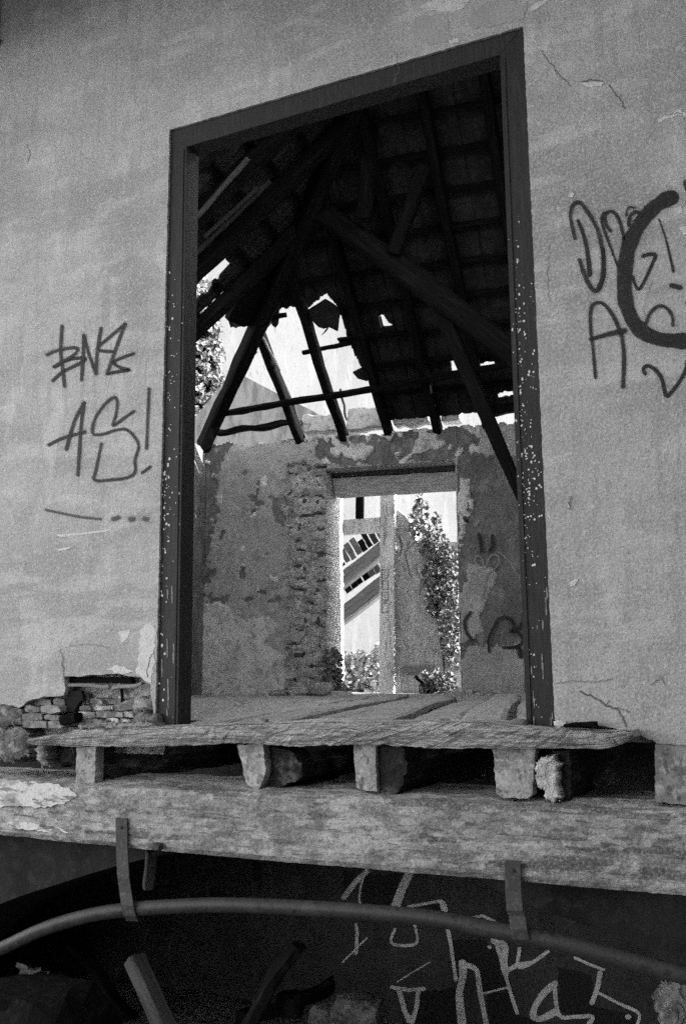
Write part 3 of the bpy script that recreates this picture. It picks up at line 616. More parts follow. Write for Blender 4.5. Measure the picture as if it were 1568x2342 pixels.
for i, (p_, y_, th, m_, lb) in enumerate((
    ([(-40, 1614), (6, 1610), (44, 1622), (50, 1658), (-40, 1664)], -.02, .14, rockd, 'dark stone at the left picture edge, top of the wall break'),
    ([(266, 1600), (310, 1592), (346, 1598), (348, 1630), (300, 1628), (268, 1618)], .01, .08, stonem, 'pale masonry piece in the hole beside the door frame'),
    ([(296, 1640), (318, 1626), (350, 1634), (356, 1660), (300, 1662)], -.04, .09, rockd, 'dark stone wedged against the left foot of the door frame'),
    ([(176, 1656), (230, 1648), (300, 1652), (345, 1654), (352, 1664), (250, 1672), (180, 1670)], -.08, .07, stonem, 'flat pale lump lying on the plank, left of the door frame'),
    ([(2, 1670), (46, 1662), (58, 1680), (58, 1728), (22, 1744), (4, 1742)], -.05, .3, rockd, 'tall dark block at the left picture edge, left of the plank'),
    ([(-60, 1664), (4, 1664), (6, 1740), (-60, 1740)], -.06, .3, stonem, 'pale edge of a block cut by the left picture edge'),
    ([(74, 1708), (104, 1706), (100, 1734), (112, 1756), (90, 1750)], -.05, .2, stonem, 'small crooked stone under the left tip of the plank'),
    ([(106, 1706), (128, 1706), (126, 1748), (108, 1744)], .02, .2, rockd, 'narrow dark stone under the left tip of the plank'),
    ([(130, 1708), (172, 1708), (172, 1752), (130, 1752)], .0, .3, rot_shade, 'black stone between plank tip and the small squat joist'))):
    rough_block('rubble_stone', p_, yplane(y_), th, m_, amp=.014, rnd=.016, label=lb, group=GS, seed=i*11+3, rag=7)
tag(timber('lath', at(160, 1566, yplane(.02)), at(255, 1570, yplane(.02)), .018, .014, lathm, seg=8, jit=.003, rag=.01), 'longer grey lath crossing the hole in the plaster', 'lath')
tag(timber('lath', at(258, 1573, yplane(.015)), at(326, 1564, yplane(.015)), .014, .012, lathm, seg=8, jit=.003, rag=.01), 'shorter tilted lath at the right of the hole in the plaster', 'lath')
tag(timber('lath', at(279, 1570, yplane(.03)), at(281, 1612, yplane(.03)), .010, .010, woodd, seg=6, jit=.002), 'thin upright dark lath in the hole in the plaster', 'lath')
slab('hole_lintel', [(150, 1548), (300, 1548), (302, 1562), (152, 1560)], yplane(.03), .03, woodd, wall, bevel=.003)
slab('gap_shade', ragged([(152, 1580), (185, 1578), (190, 1600), (178, 1612), (170, 1628), (153, 1628)], 8, 2), yplane(.02), .02, voidm, wall)  # solid black piece painted as the hollow's shade
tag(timber('wood_block', at(146, 1648, yplane(-.06)), at(182, 1638, yplane(-.06)), .05, .035, woodd, seg=4, jit=.004), 'small dark wood block on the plank beside the mortar lump', 'wood block')
tag(timber('slate_chip', at(1292, 1660, yplane(-.05)), at(1362, 1655, yplane(-.05)), .05, .012, woodd, seg=5, jit=.004), 'thin dark slate chip on the plank right of the door frame', 'slate')
lump('plaster_crumb', at(1282, 1654, yplane(-.05)), (.026, .02, .012), plaster_light, 'white plaster crumb on the plank at the right door jamb', 'plaster crumb', sub=2)
for i, (X, Y, r, lb) in enumerate(((600, 1649, .022, 'pebble on the threshold, left of centre'), (1015, 1650, .022, 'knobbly pebble on the threshold, right of centre'), (372, 1664, .02, 'pale crumb at the foot of the left door jamb'), (1185, 1652, .026, 'pale crumb at the foot of the right door jamb'))):
    lump('mortar_crumb', at(X, Y, yplane(-.02 if i > 1 else .02)), (r*1.3, r, r*.6), stonem, lb, 'crumb', 'mortar crumbs on the threshold', seed=i*5, sub=2)

# ================================================================== LOWER WALL WITH ARCH, CELLAR
lw = empty('cellar_arch_wall', (0, .1, -1.5), 'dark sooty lower wall with a flat arch opening under the ledge beam', 'wall')
LP = yplane(.05)
arch = [(-330, 2400), (-240, 2240), (-120, 2130), (0, 2067), (130, 2022), (270, 1979), (400, 1950), (560, 1930), (760, 1925), (980, 1960), (1209, 2069), (1379, 2129), (1568, 2215), (1720, 2320), (1800, 2420)]
ap = [at(x, y, LP) for x, y in catmull(arch, 5)]
zt = -.415
ap = [Vector((p.x, p.y, min(p.z, zt-.012))) for p in ap]
bm = bmesh.new()
prism3(bm, [Vector((ap[0].x, LP[0].y, -1.55))]+ap+[Vector((ap[-1].x, LP[0].y, -1.55)), Vector((10, LP[0].y, -1.55)), Vector((10, LP[0].y, zt)), Vector((-6, LP[0].y, zt)), Vector((-6, LP[0].y, -1.55))], Vector((0, .55, 0)))
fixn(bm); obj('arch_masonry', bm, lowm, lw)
bm = bmesh.new(); wallbox(bm, -5, 4.5, -1.55, zt+.03, 1.7, 1.9); fixn(bm)
bk = empty('cellar_back_wall', (0, 1.7, -1.5), 'dim cellar wall with white outlined graffiti behind the arch', 'wall')
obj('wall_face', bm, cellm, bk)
bm = bmesh.new(); wallbox(bm, -5.2, -5, -1.55, zt, .6, 1.9); wallbox(bm, 4.5, 4.7, -1.55, zt, .6, 1.9); fixn(bm); tag(obj('cellar_side_wall', bm, cellm), 'dark side walls of the cellar under the house', 'wall')
CPL = yplane(1.7)
def c7(p): return [(784+.5*x, 1829+.5*y) for x, y in p]
bm = bmesh.new()
for p in ([(85, 340), (265, 340), (232, 492), (150, 496), (90, 480)], [(0, 320), (60, 330), (10, 420), (0, 440)], [(318, 492), (440, 474), (438, 520), (320, 512)], [(480, 640), (640, 640), (700, 700), (760, 860), (640, 880), (600, 770), (540, 745), (500, 800)], [(340, 880), (520, 860), (540, 1040), (330, 1040)], [(660, 890), (760, 870), (800, 980), (860, 1000), (900, 1040), (670, 1040)], [(980, 760), (1130, 800), (1150, 940), (1330, 990), (1330, 1040), (1120, 1040), (1130, 990), (990, 970)]):
    flat(bm, ragged(c7(p), 10, 3), CPL, .0012)
for p in ([(577, 1968), (597, 1970), (597, 2014), (578, 2016)], [(481, 2032), (515, 2034), (515, 2054), (480, 2054)]): flat(bm, p, CPL, .0014)
o = obj('black_fill', bm, blackp, bk)
bm = bmesh.new()
for p, w in (([(5, 445), (60, 372), (112, 325)], 12), ([(100, 330), (78, 420), (88, 480), (185, 490)], 5), ([(302, 340), (268, 410), (235, 500)], 20), ([(300, 487), (375, 474), (450, 463), (472, 500), (470, 560)], 7), ([(310, 490), (326, 560), (335, 655), (225, 655), (238, 590)], 7), ([(450, 465), (486, 620), (502, 720), (516, 820)], 9),
             ([(575, 542), (640, 528), (722, 572)], 7), ([(700, 650), (722, 720), (760, 860), (796, 972)], 9), ([(690, 640), (740, 670), (735, 740), (745, 790)], 16), ([(742, 785), (800, 752), (850, 745)], 11), ([(806, 680), (800, 760), (855, 748), (935, 693)], 9),
             ([(545, 745), (548, 800), (532, 900), (548, 1040)], 18), ([(545, 752), (608, 775), (625, 870), (658, 1040)], 12), ([(635, 885), (755, 856)], 5), ([(222, 855), (300, 868), (372, 862)], 9), ([(255, 865), (282, 960), (316, 1040)], 13), ([(345, 870), (336, 950), (316, 1020)], 11),
             ([(970, 838), (920, 880), (880, 940), (870, 985), (900, 1000), (972, 968)], 15), ([(966, 850), (988, 982), (1060, 990), (1140, 990), (1108, 1040)], 10), ([(1060, 720), (1130, 752), (1192, 775)], 7), ([(1175, 790), (1162, 860), (1138, 925)], 12), ([(1165, 880), (1260, 930), (1350, 975), (1338, 1040)], 7), ([(60, 700), (66, 600), (60, 570)], 8), ([(300, 990), (303, 992)], 12), ([(1300, 990), (1304, 992)], 12), ([(668, 670), (671, 672)], 9), ([(0, 740), (60, 680), (110, 630)], 4), ([(250, 830), (330, 780), (400, 740)], 3)):
    stroke(bm, c7(p), w*1.1, CPL, smooth=len(p) > 3)
o = obj('graffiti_letters', bm, sprayw, bk); o['label'] = 'white outlined spray letters on the cellar wall'
bm = bmesh.new()
for p, w in (([(243, 1998), (252, 2036), (276, 2045), (300, 2032), (336, 2028)], 4), ([(356, 2027), (388, 2028), (396, 2010), (398, 1955)], 4), ([(140, 2090), (190, 2076), (248, 2058)], 6), ([(592, 2044), (600, 2000), (605, 1990), (612, 2020), (622, 2000), (632, 2020), (642, 2005), (652, 2020)], 3)):
    stroke(bm, p, w, CPL, smooth=False)
obj('graffiti_letters', bm, sprayk, bk)['label'] = 'thin black outlines on the cellar wall'
# ================================================================== PIPE, STRAPS, POSTS
pp = catmull([(-90, 2208), (0, 2170), (100, 2124), (200, 2094), (290, 2080), (400, 2072), (520, 2069), (700, 2076), (850, 2086), (1000, 2101), (1150, 2130), (1260, 2150), (1400, 2186), (1640, 2250)], 6)
PPL = yplane(-.19)
def tube(name, P, r, mat, parent=None, n=14):
    bm = bmesh.new(); rings = []
    for i, p in enumerate(P):
        d = (P[min(i+1, len(P)-1)]-P[max(i-1, 0)]).normalized(); s = d.cross(Vector((0, 1, 0))).normalized(); t = s.cross(d)
        rings.append([bm.verts.new(p+(s*math.cos(a)+t*math.sin(a))*r) for a in [2*math.pi*k/n for k in range(n)]])
    for a, b in zip(rings, rings[1:]):
        for k in range(n): bm.faces.new((a[k], a[(k+1) % n], b[(k+1) % n], b[k]))
    bm.faces.new(rings[0]); bm.faces.new(rings[-1]); fixn(bm)
    return obj(name, bm, mat, parent, smooth=True)
tag(tube('arch_pipe', [at(x, y, PPL) for x, y in pp], .0245, pipem), 'grey painted pipe bent in a shallow arc below the ledge beam', 'pipe')
def strap(px_, label):
    t = empty('iron_strap', at(px_[0][0], px_[0][1], yplane(-.14)), label, 'strap', 'iron straps holding the arched pipe')
    slab('flat_bar', px_, yplane(-.222), .006, ironm, t, bevel=.001)
    return t
def strap3(Xa, wa, ya, yb, label):
    t = empty('iron_strap', at(Xa, yb, yplane(-.2)), label, 'strap', 'iron straps holding the arched pipe')
    P = [at(Xa, ya, yplane(-.128)), at(Xa+1, ya+70, yplane(-.130)), at(Xa+4, (ya+yb)/2+20, yplane(-.150)), at(Xa+9, yb-62, yplane(-.205)), at(Xa+13, yb-34, yplane(-.223)), at(Xa+18, yb-12, yplane(-.214)), at(Xa+24, yb, yplane(-.19))]
    w = (at(Xa+wa, ya, yplane(-.128))-at(Xa, ya, yplane(-.128))); bm = bmesh.new(); rows = []
    for i, p in enumerate(P):
        d = (P[min(i+1, len(P)-1)]-P[max(0, i-1)]).normalized(); nn = w.normalized().cross(d).normalized()*.003
        rows.append([bm.verts.new(q) for q in (p-nn, p+w-nn, p+w+nn, p+nn)])
    for a, b in zip(rows, rows[1:]):
        for k in range(4): bm.faces.new((a[k], a[(k+1) % 4], b[(k+1) % 4], b[k]))
    bm.faces.new(rows[0]); bm.faces.new(rows[-1]); fixn(bm)
    obj('flat_bar', bm, ironm, t)
    for q in (.12,):
        c = P[0].lerp(P[1], .3)+w*.5; lump('nail_head', c+Vector((0, -.006, 0)), (.007, .004, .007), ironm, parent=t, sub=1)
strap3(266, 26, 1870, 2104, 'rusted flat strap holding the left bend of the pipe')
strap3(1154, 36, 1968, 2158, 'rusted flat strap holding the right end of the pipe')
lump('bolt_head', at(361, 1935, yplane(-.135)), (.024, .02, .018), ironm, 'rounded iron bolt head under the beam beside the left strap', 'bolt', sub=2)
tag(timber('iron_peg', at(348, 1945, yplane(.0)), at(340, 2030, yplane(.03)), .04, .03, ironm, seg=6, jit=.003), 'dark iron peg hanging under the beam beside the left strap', 'peg')
tag(timber('leaning_post', at(308, 2192, yplane(.35)), at(470, 2560, yplane(.2)), .075, .07, M('grey_post', .085, [('noise', 12, 5, .42, .7, .05, .8, (.3, 5, 1))], [('noise', 30, 5, .5, .006, (.25, 5, 1))], coord='uv'), seg=10, jit=.003), 'smooth grey post leaning in the cellar arch, left of centre', 'post')
tag(timber('charred_plank', at(683, 2165, yplane(.5)), at(430, 2560, yplane(.3)), .11, .05, M('char', .012, [('noise', 20, 4, .5, .7, .03, .6, I3)], [('noise', 20, 5, .8, .02, I3)]), seg=12, jit=.012, rag=.03), 'black charred plank leaning in the cellar arch', 'plank')
lump('charred_lump', at(660, 2295, yplane(.55)), (.07, .05, .06), MATS['char'], 'black lump beside the charred plank', 'debris', seed=3)
tag(timber('charred_plank', at(560, 2330, yplane(.9)), at(760, 2250, yplane(1.3)), .07, .05, MATS['char'], seg=10, jit=.014, rag=.04), 'short charred timber lying low behind the leaning plank', 'plank')
tag(timber('charred_plank', at(160, 2150, yplane(1.0)), at(300, 2330, yplane(.8)), .06, .05, woodd, seg=10, jit=.014, rag=.04), 'dark slat leaning behind the smooth grey post', 'plank')
for i, (X, Y, r, lb) in enumerate(((820, 2310, .10, 'rough stone on the cellar floor under the white letters'), (750, 2325, .07, 'small stone between charred plank and white letters'), (180, 2300, .09, 'dark stone beside the crumpled sheet'))):
    lump('cellar_stone', at(X, Y, yplane(.9)), (r*1.3, r, r*.8), rockd, lb, 'stone', 'stones on the cellar floor', seed=i*9+2)
rough_block('pale_stone', [(1486, 2276), (1520, 2246), (1610, 2236), (1620, 2420), (1530, 2420)], yplane(.7), .3, stonem, amp=.03, rnd=.03, label='pale rough stone at the lower right corner under the arch', seed=77, rag=9)
# crumpled paper
bm = bmesh.new(); PL = yplane(.3); g = {}
for i in range(9):
    for j in range(9):
        X = 40+90*i/8+14*j/8; Y = 2200+30*i/8+75*j/8; p = at(X, Y, PL); p.y += .07*nz(i*.9, j*.9, 2); g[i, j] = bm.verts.new(p)
for i in range(8):
    for j in range(8): bm.faces.new((g[i, j], g[i+1, j], g[i+1, j+1], g[i, j+1]))
o = obj('crumpled_sheet', bm, M('dull_sheet', .12)); o.modifiers.new('s', 'SOLIDIFY').thickness = .003; tag(o, 'crumpled dull sheet at the bottom left of the arch', 'sheet')
lump('debris_heap', at(60, 2420, yplane(.1)), (.38, .3, .36), MATS['char'], 'black debris heap in the bottom left corner under the arch', 'debris', seed=8)

# ================================================================== ROOM: side walls, back wall
bm = bmesh.new(); q0 = CB+NF*.02+UF*-.3; bm2 = bm
def wallseg(bm, a, b, z0, z1, t, nrm):
    v = [bm.verts.new(p) for p in (Vector((a.x, a.y, z0)), Vector((b.x, b.y, z0)), Vector((b.x, b.y, z1)), Vector((a.x, a.y, z1)))]
    w = [bm.verts.new(x.co+nrm*t) for x in v]
    bm.faces.new(v); bm.faces.new(list(reversed(w)))
    for i in range(4): bm.faces.new((v[i], w[i], w[(i+1) % 4], v[(i+1) % 4]))
v = [bm.verts.new(Vector(((CB+NF*w).x, (CB+NF*w).y, z))) for w, z in ((-.35, -.1), (3.2, -.1), (3.1, .5), (2.9, 1.3), (2.6, 1.5), (2.3, 2.2), (2.1, 2.6), (-.35, 2.6))]
prism3(bm, [x.co.copy() for x in v], -UF*.3); bmesh.ops.delete(bm, geom=v, context='VERTS'); fixn(bm)
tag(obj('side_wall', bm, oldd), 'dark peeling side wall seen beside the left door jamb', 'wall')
bm = bmesh.new(); e = CB+UF*5.3
prism3(bm, [Vector(((e+NF*w).x, (e+NF*w).y, z)) for w, z in ((-.35, -.1), (6.6, -.1), (6.6, 3.1), (5.3, 3.1), (5.1, 2.0), (4.4, 2.1), (4.2, 4.45), (3.0, 5.2), (-.35, 2.5))], UF*.3); fixn(bm)  # hidden top edge stepped to admit sky light and block sun
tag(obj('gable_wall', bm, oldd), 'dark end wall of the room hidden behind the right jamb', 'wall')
# back wall as a rough relief with a doorway
fw = empty('back_wall', PF+Vector((0, 0, -.1)), 'mottled plaster wall at the back of the room with a bare rubble jamb', 'wall')
BW = fplane(0)
def fu(X, Y): p = at(X, Y, BW); return (p-CB).dot(UF), p.z
ud0 = fu(742, 1300)[0]; ud1 = fu(1046, 1300)[0]; zd = fu(900, 1062)[1]
ur0 = fu(655, 1300)[0]
print('door u', ud0, ud1, zd, ur0)
bm = bmesh.new(); res = .014; NU = int(5.3/res); NZ = int(2.86/res); V = {}
def cls(u, z):
    p = CB+UF*u; p = Vector((p.x, p.y, z)); X, Y = pix(p)
    n = 10*nz(u*6, z*6)+6*nz(u*20, z*20, 3)
    if 655+n < X < 745 and Y > 1062+n: return 1 if not (Y < 1110) else 1
    if 1045 <= X and Y > 1040+n:
        if inside(X+n*1.2, Y+n, [(1060, 1480), (1200, 1470), (1200, 1600), (1050, 1600)]): return 0
        if inside(X+n*1.3, Y+n, [(1048, 1090), (1078, 1100), (1066, 1200), (1050, 1260)]): return 2
        if inside(X+n*1.3, Y+n, [(1075, 1290), (1130, 1300), (1120, 1370), (1085, 1400), (1100, 1440), (1050, 1480), (1050, 1380)]): return 0
        return 3  # darker right of the doorway: falloff of light from the left, in colour
    if inside(X+n*1.5, Y+n, [(720, 1000), (1045, 965), (1100, 960), (1085, 1035), (1045, 1050), (860, 1062), (740, 1060), (715, 1040)]):
        return 2 if nz(u*3.2, z*5, 5)+.3*nz(u*14, z*14) > .06 else 3
    if inside(X+n*1.5, Y+n*1.2, [(450, 1385), (520, 1378), (530, 1405), (620, 1415), (640, 1430), (600, 1470), (650, 1500), (660, 1590), (440, 1590)]): return 2
    if inside(X+n, Y+n, [(480, 1345), (650, 1350), (640, 1375), (450, 1380)]): return 3 if nz(u*6, z*9, 8) > .12 else 0
    if 1500 < Y and X < 660 and nz(u*7, z*7, 12) > .3: return 3
    if X < 650 and nz(u*8, z*8, 21) > .47: return 2 if nz(u*3, z*3, 2) > 0 else 3
    if Y < 1012+n and X < 720: return 1 if X > 560 else 3
    if X < 492+n-max(0, Y-1150)*.09+1.2*n: return 3
    if inside(X+2*n, Y+2*n, [(440, 980), (540, 1000), (520, 1040), (500, 1080), (440, 1080)]): return 3
    if inside(X+2*n, Y+2*n, [(618, 1135), (655, 1128), (650, 1190), (628, 1200)]) or inside(X+2*n, Y+n, [(560, 1130), (600, 1120), (590, 1160)]): return 3
    return 0
DEP = {0: 0, 1: -.07, 2: .006, 3: -.014}
for i in range(NU+1):
    for j in range(NZ+1):
        u = i*res; z = -.1+j*res
        c = cls(u, z) if 0 else None
        V[i, j] = (u, z)
fc = {}
for i in range(NU):
    for j in range(NZ):
        u, z = V[i, j]; u += res/2; z += res/2
        if ud0 < u < ud1 and z < zd: continue
        if z > 2.62+.05*nz(u*2.5, 1)+.05*nz(u*9, 4): continue
        fc[i, j] = cls(u, z)
VV = {}
def gv(i, j):
    if (i, j) not in VV:
        u, z = V[i, j]; cs = [fc[a] for a in ((i, j), (i-1, j), (i, j-1), (i-1, j-1)) if a in fc]
        h = sum(DEP[c] for c in cs)/len(cs)
        if 1 in cs:
            q = z/.13+.8*nz(u*2.5, z*2.2)+.3*nz(u*7, z*5, 2); row = math.floor(q); cell = noise.noise(Vector((u*7, row*3.7, z*4)))
            fr_ = abs(q-row-.5)*2
            h += .030*(1-fr_**3)*(.8+cell)+.028*noise.noise(Vector((u*13, z*16, 2)))+.012*noise.noise(Vector((u*36, z*36, 5)))
        else: h += .007*nz(u*7, z*7)+.003*nz(u*25, z*25)
        p = CB+UF*u+NF*h; VV[i, j] = bm.verts.new((p.x, p.y, z))
    return VV[i, j]
for (i, j), c in fc.items():
    f = bm.faces.new((gv(i, j), gv(i+1, j), gv(i+1, j+1), gv(i, j+1))); f.smooth = True
    if c == 1:
        u, z = V[i, j]; q = z/.13+.8*nz(u*2.5, z*2.2)+.3*nz(u*7, z*5, 2); fr_ = abs(q-math.floor(q)-.5)*2+.5*nz(u*9, z*9, 6)
        if fr_ > 1.0 or nz(u*14, z*12, 4) > .46: c = 4  # gap shade painted in, as frontal light leaves the relief flat
        elif nz(u*5, z*6, 9) > .28: c = 0
    f.material_index = c
# give it thickness: extrude boundary backwards
be = [e for e in bm.edges if e.is_boundary]
r = bmesh.ops.extrude_edge_only(bm, edges=be)
for v in [g for g in r['geom'] if isinstance(g, bmesh.types.BMVert)]: v.co -= NF*.58
for f in [g for g in r['geom'] if isinstance(g, bmesh.types.BMFace)]: f.material_index = 0
fixn(bm)
obj('plaster_and_rubble', bm, [oldp, rubble, oldl, oldd, mortar], fw)
# rear skin of the wall
bm = bmesh.new()
def fbox(bm, u0, u1, z0, z1, o0, o1):
    v = [bm.verts.new(Vector(((CB+UF*u-NF*o).x, (CB+UF*u-NF*o).y, z))) for u in (u0, u1) for o in (o0, o1) for z in (z0, z1)]
    for q in ((0, 1, 3, 2), (4, 6, 7, 5), (0, 4, 5, 1), (2, 3, 7, 6), (0, 2, 6, 4), (1, 5, 7, 3)): bm.faces.new([v[i] for i in q])
fbox(bm, -.3, ud0-.002, -.1, 2.55, .08, .56); fbox(bm, ud1+.002, 5.3, -.1, 2.55, .08, .56); fbox(bm, ud0, ud1, zd+.01, 2.55, .08, .56); fixn(bm)
obj('wall_core', bm, oldp, fw)
lt = slab('lintel', ragged([(760, 1094), (1056, 1076), (1056, 1114), (766, 1133)], 30, 1), fplane(.22), .2, M('lintel_timber', .42, [('noise', 20, 6, .45, .6, .25, .8, (.4, .4, 3))], [('noise', 30, 5, .6, .01, (.4, .4, 3))]), fw, bevel=.006)
slab('lintel_shade_fill', [(750, 1030), (1070, 1020), (1070, 1074), (750, 1092)], fplane(.24), .3, mortar, fw)  # dark fill takes the place of the soffit's shade
bm = bmesh.new()
for p, w in (([(1075, 1400), (1062, 1420), (1066, 1445), (1078, 1462)], 9), ([(1118, 1490), (1116, 1465), (1125, 1440), (1140, 1415), (1160, 1412), (1175, 1430), (1165, 1446), (1190, 1430), (1196, 1400)], 8), ([(1150, 1480), (1180, 1478), (1195, 1462), (1180, 1440)], 8), ([(1185, 1480), (1190, 1500)], 14),
             ([(1094, 1222), (1098, 1238), (1100, 1260)], 10), ([(1125, 1225), (1126, 1246), (1120, 1258)], 10), ([(1062, 1184), (1066, 1190)], 12)): stroke(bm, p, w, (BW[0]+NF*.016, NF))
o = obj('graffiti_tag', bm, sprayk, fw); o['label'] = 'black sprayed curls right of the inner doorway'
bm = bmesh.new()
for p, w in (([(1090, 1292), (1084, 1280), (1092, 1270), (1102, 1280), (1108, 1300), (1116, 1278), (1128, 1268), (1140, 1276), (1134, 1296), (1112, 1312)], 4), ([(1140, 1262), (1160, 1280), (1180, 1310)], 3), ([(1085, 1200), (1092, 1192)], 10), ([(1112, 1312), (1104, 1350), (1098, 1370)], 6)): stroke(bm, p, w, (BW[0]+NF*.015, NF))
obj('graffiti_tag', bm, M('pale_spray', .34, alpha_edge=.3), fw)['label'] = 'faint pale painted curls above the black ones'
# loose stones on the wall head
for i, (p, lb) in enumerate((([(690, 950), (760, 944), (766, 984), (694, 990)], 'square stone on the wall top between the first two rafters'), ([(795, 935), (862, 930), (872, 976), (792, 984)], 'broad stone on the wall top left of the third rafter'), ([(896, 940), (968, 934), (978, 962), (900, 972)], 'flat stone on the wall top right of the third rafter'), ([(1010, 935), (1046, 930), (1050, 958), (1008, 962)], 'small stone on the wall top right of the fourth rafter'))):
    stone('wall_top_stone', p, fplane(.04), .2, oldl, label=lb, group='stones on the back wall head', rnd=.02)

# ================================================================== ROOF
roof = empty('hipped_roof', CB+NF*3+Z*2.6, 'ruined hipped tile roof with dark rafters and gaps to the daylight', 'roof')
HF = [(440, 760), (585, 742), (612, 722), (622, 740), (630, 744), (636, 712), (650, 704), (672, 704), (692, 712), (745, 672), (772, 702), (790, 760), (812, 820), (852, 890), (888, 978), (430, 1010)]
SLV = [[(868, 724), (876, 722), (888, 740), (900, 744), (886, 752), (876, 748)], [(1030, 826), (1042, 828), (1050, 862), (1040, 866), (1032, 850)], [(1085, 836), (1128, 828), (1134, 846), (1092, 854)], [(1112, 878), (1142, 872), (1142, 880), (1114, 884)], [(1136, 902), (1172, 896), (1172, 906), (1140, 912)], [(1022, 820), (1040, 816), (1038, 826), (1026, 826)]]
HLs = [[(430, 622), (497, 580), (528, 603), (500, 640), (450, 690), (430, 705)], [(430, 740), (470, 705), (565, 630), (596, 640), (606, 690), (590, 760), (480, 1000), (430, 1010)]]
def tile_field(fn, n_u, n_v, tu, tv, holes, keep, seed):
    bm = bmesh.new(); random.seed(seed)
    for r in range(n_v):
        for c in range(n_u):
            u0 = c*tu+(0); v0 = r*tv
            if not keep(u0+tu/2, v0+tv/2): continue
            ju = random.uniform(-.004, .004); jv = random.uniform(-.006, .006); lift = random.uniform(0, .006)
            nu, nv = 10, 12; g = {}
            crn = [pix(fn(u0+tu*a_, v0+tv*b_, 0)) for a_ in (0, .5, 1) for b_ in (0, .5, 1)]
            hh = [sum(inside(x, y, h) for h in holes) for x, y in crn]
            if (any(hh) and not all(hh)) or any(abs(x-h[0][0]) < 70 and abs(y-h[0][1]) < 60 for h in SLV for x, y in crn[4:5]): nu, nv = 30, 36
            for i in range(nu+1):
                for j in range(nv+1):
                    fu_ = i/nu; fv = j/nv
                    prof = .018*math.exp(-((fu_-.12)/.07)**2)+.014*math.exp(-((fu_-.55)/.06)**2)
                    g[i, j] = (u0+tu*(fu_*1.08)+ju, v0+tv*(fv*1.22-.11)+jv, -.022-lift-prof+.020*(1-fv))
            vs = {}
            for i in range(nu):
                for j in range(nv):
                    uc = [g[i, j], g[i+1, j], g[i+1, j+1], g[i, j+1]]
                    m = fn(sum(q[0] for q in uc)/4, sum(q[1] for q in uc)/4, 0); X, Y = pix(m)
                    jx = 5*nz(m.x*14, m.y*14, m.z*14)
                    if any(inside(X+jx, Y+jx, h) for h in holes) or any(inside(X, Y, h) for h in SLV): continue
                    ids = [(i, j), (i+1, j), (i+1, j+1), (i, j+1)]
                    for q, co in zip(ids, uc):
                        if q not in vs: vs[q] = bm.verts.new(fn(co[0], co[1], co[2]))
                    bm.faces.new([vs[q] for q in ids])
    return bm
def tiles(name, bm):
    o = obj(name, bm, tilem, roof); m = o.modifiers.new('thick', 'SOLIDIFY'); m.thickness = .012; return o
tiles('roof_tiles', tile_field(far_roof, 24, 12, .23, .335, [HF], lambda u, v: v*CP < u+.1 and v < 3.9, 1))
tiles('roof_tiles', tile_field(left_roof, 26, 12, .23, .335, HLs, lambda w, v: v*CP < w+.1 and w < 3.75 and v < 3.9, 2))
random.seed(11)
for i, u in enumerate((.56, 1.05, 1.53, 2.02, 2.53, 3.03, 3.53, 4.02, 4.52, 5.0)):
    v1 = min(u/CP-.03, 3.85); v0 = -.16 if i else .0
    if u == .56: v0 = .35
    if u < .6: continue
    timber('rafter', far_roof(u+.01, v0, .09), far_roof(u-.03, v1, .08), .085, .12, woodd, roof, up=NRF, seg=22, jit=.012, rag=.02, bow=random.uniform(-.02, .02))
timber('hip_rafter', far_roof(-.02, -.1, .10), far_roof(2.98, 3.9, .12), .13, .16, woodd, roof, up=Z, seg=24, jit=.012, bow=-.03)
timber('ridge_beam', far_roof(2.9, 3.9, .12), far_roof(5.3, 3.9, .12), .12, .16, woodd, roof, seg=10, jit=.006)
for w in (1.78, 2.42, 2.95, 3.45):
    v1 = min(w, 6.8-w)/CP-.05
    timber('rafter', left_roof(w, -.1, .09), left_roof(w, min(v1, 3.8), .09), .11, .13, woodd, roof, up=NRL, seg=16, jit=.012, rag=.02)
for fn, uv, seedn in ((far_roof, 'f', 1), (left_roof, 'l', 2)):
    for r in range(1, 12):
        v = r*.335-.02; u0 = v*CP+.05; u1 = 5.25 if uv == 'f' else 3.75
        k = u0
        while k < u1:                             # battens are broken off where the tiles have gone
            e = min(k+.24, u1); X, Y = pix(fn((k+e)/2, v, .03))
            hs = [HF] if uv == 'f' else HLs
            if not any(inside(X, Y, h) for h in hs): 
                e2 = e
                while e2 < u1 and not any(inside(*pix(fn(e2+.12, v, .03)), h) for h in hs): e2 = min(e2+.24, u1)
                timber('batten', fn(k, v, .03), fn(e2, v, .03), .045, .035, woodd, roof, up=NRF, seg=max(2, int((e2-k)*5)), jit=.004, rag=.02); k = e2
            k += .24
def onleft0(X, Y, d): return at(X, Y, (CR-NRL*(1 if NRL.z > 0 else -1)*d, NRL))
for q in ((452, 494, 566, 364, .035, .15), (448, 580, 616, 416, .03, .07), (470, 540, 590, 430, .022, .07)):  # added strips; their paler colour stands for light on timber edges
    timber('lath', onleft0(q[0], q[1], .17), onleft0(q[2], q[3], .17), q[4], .03, M('lit_edge_strip', .075, [('noise', 20, 5, .45, .6, .04, .8, (.4, 4, 1))], coord='uv') if q[5] > .1 else M('dim_edge_strip', .03), roof, up=NRL, seg=10, jit=.0015, rag=.02)
def onroof(X, Y, d): return at(X, Y, (CR-NRF*(1 if NRF.z > 0 else -1)*d, NRF))
timber('batten', onroof(694, 806, .02), onroof(802, 784, .02), .04, .03, woodd, roof, up=NRF, seg=6, jit=.004, rag=.02)
timber('wall_plate', at(486, 988, fplane(.02)), at(690, 968, fplane(.02)), .07, .06, woodd, roof, seg=14, jit=.02, rag=.03)
timber('wall_plate', at(1095, 945, fplane(.02)), at(1215, 925, fplane(.02)), .12, .09, woodd, roof, seg=6, jit=.01)
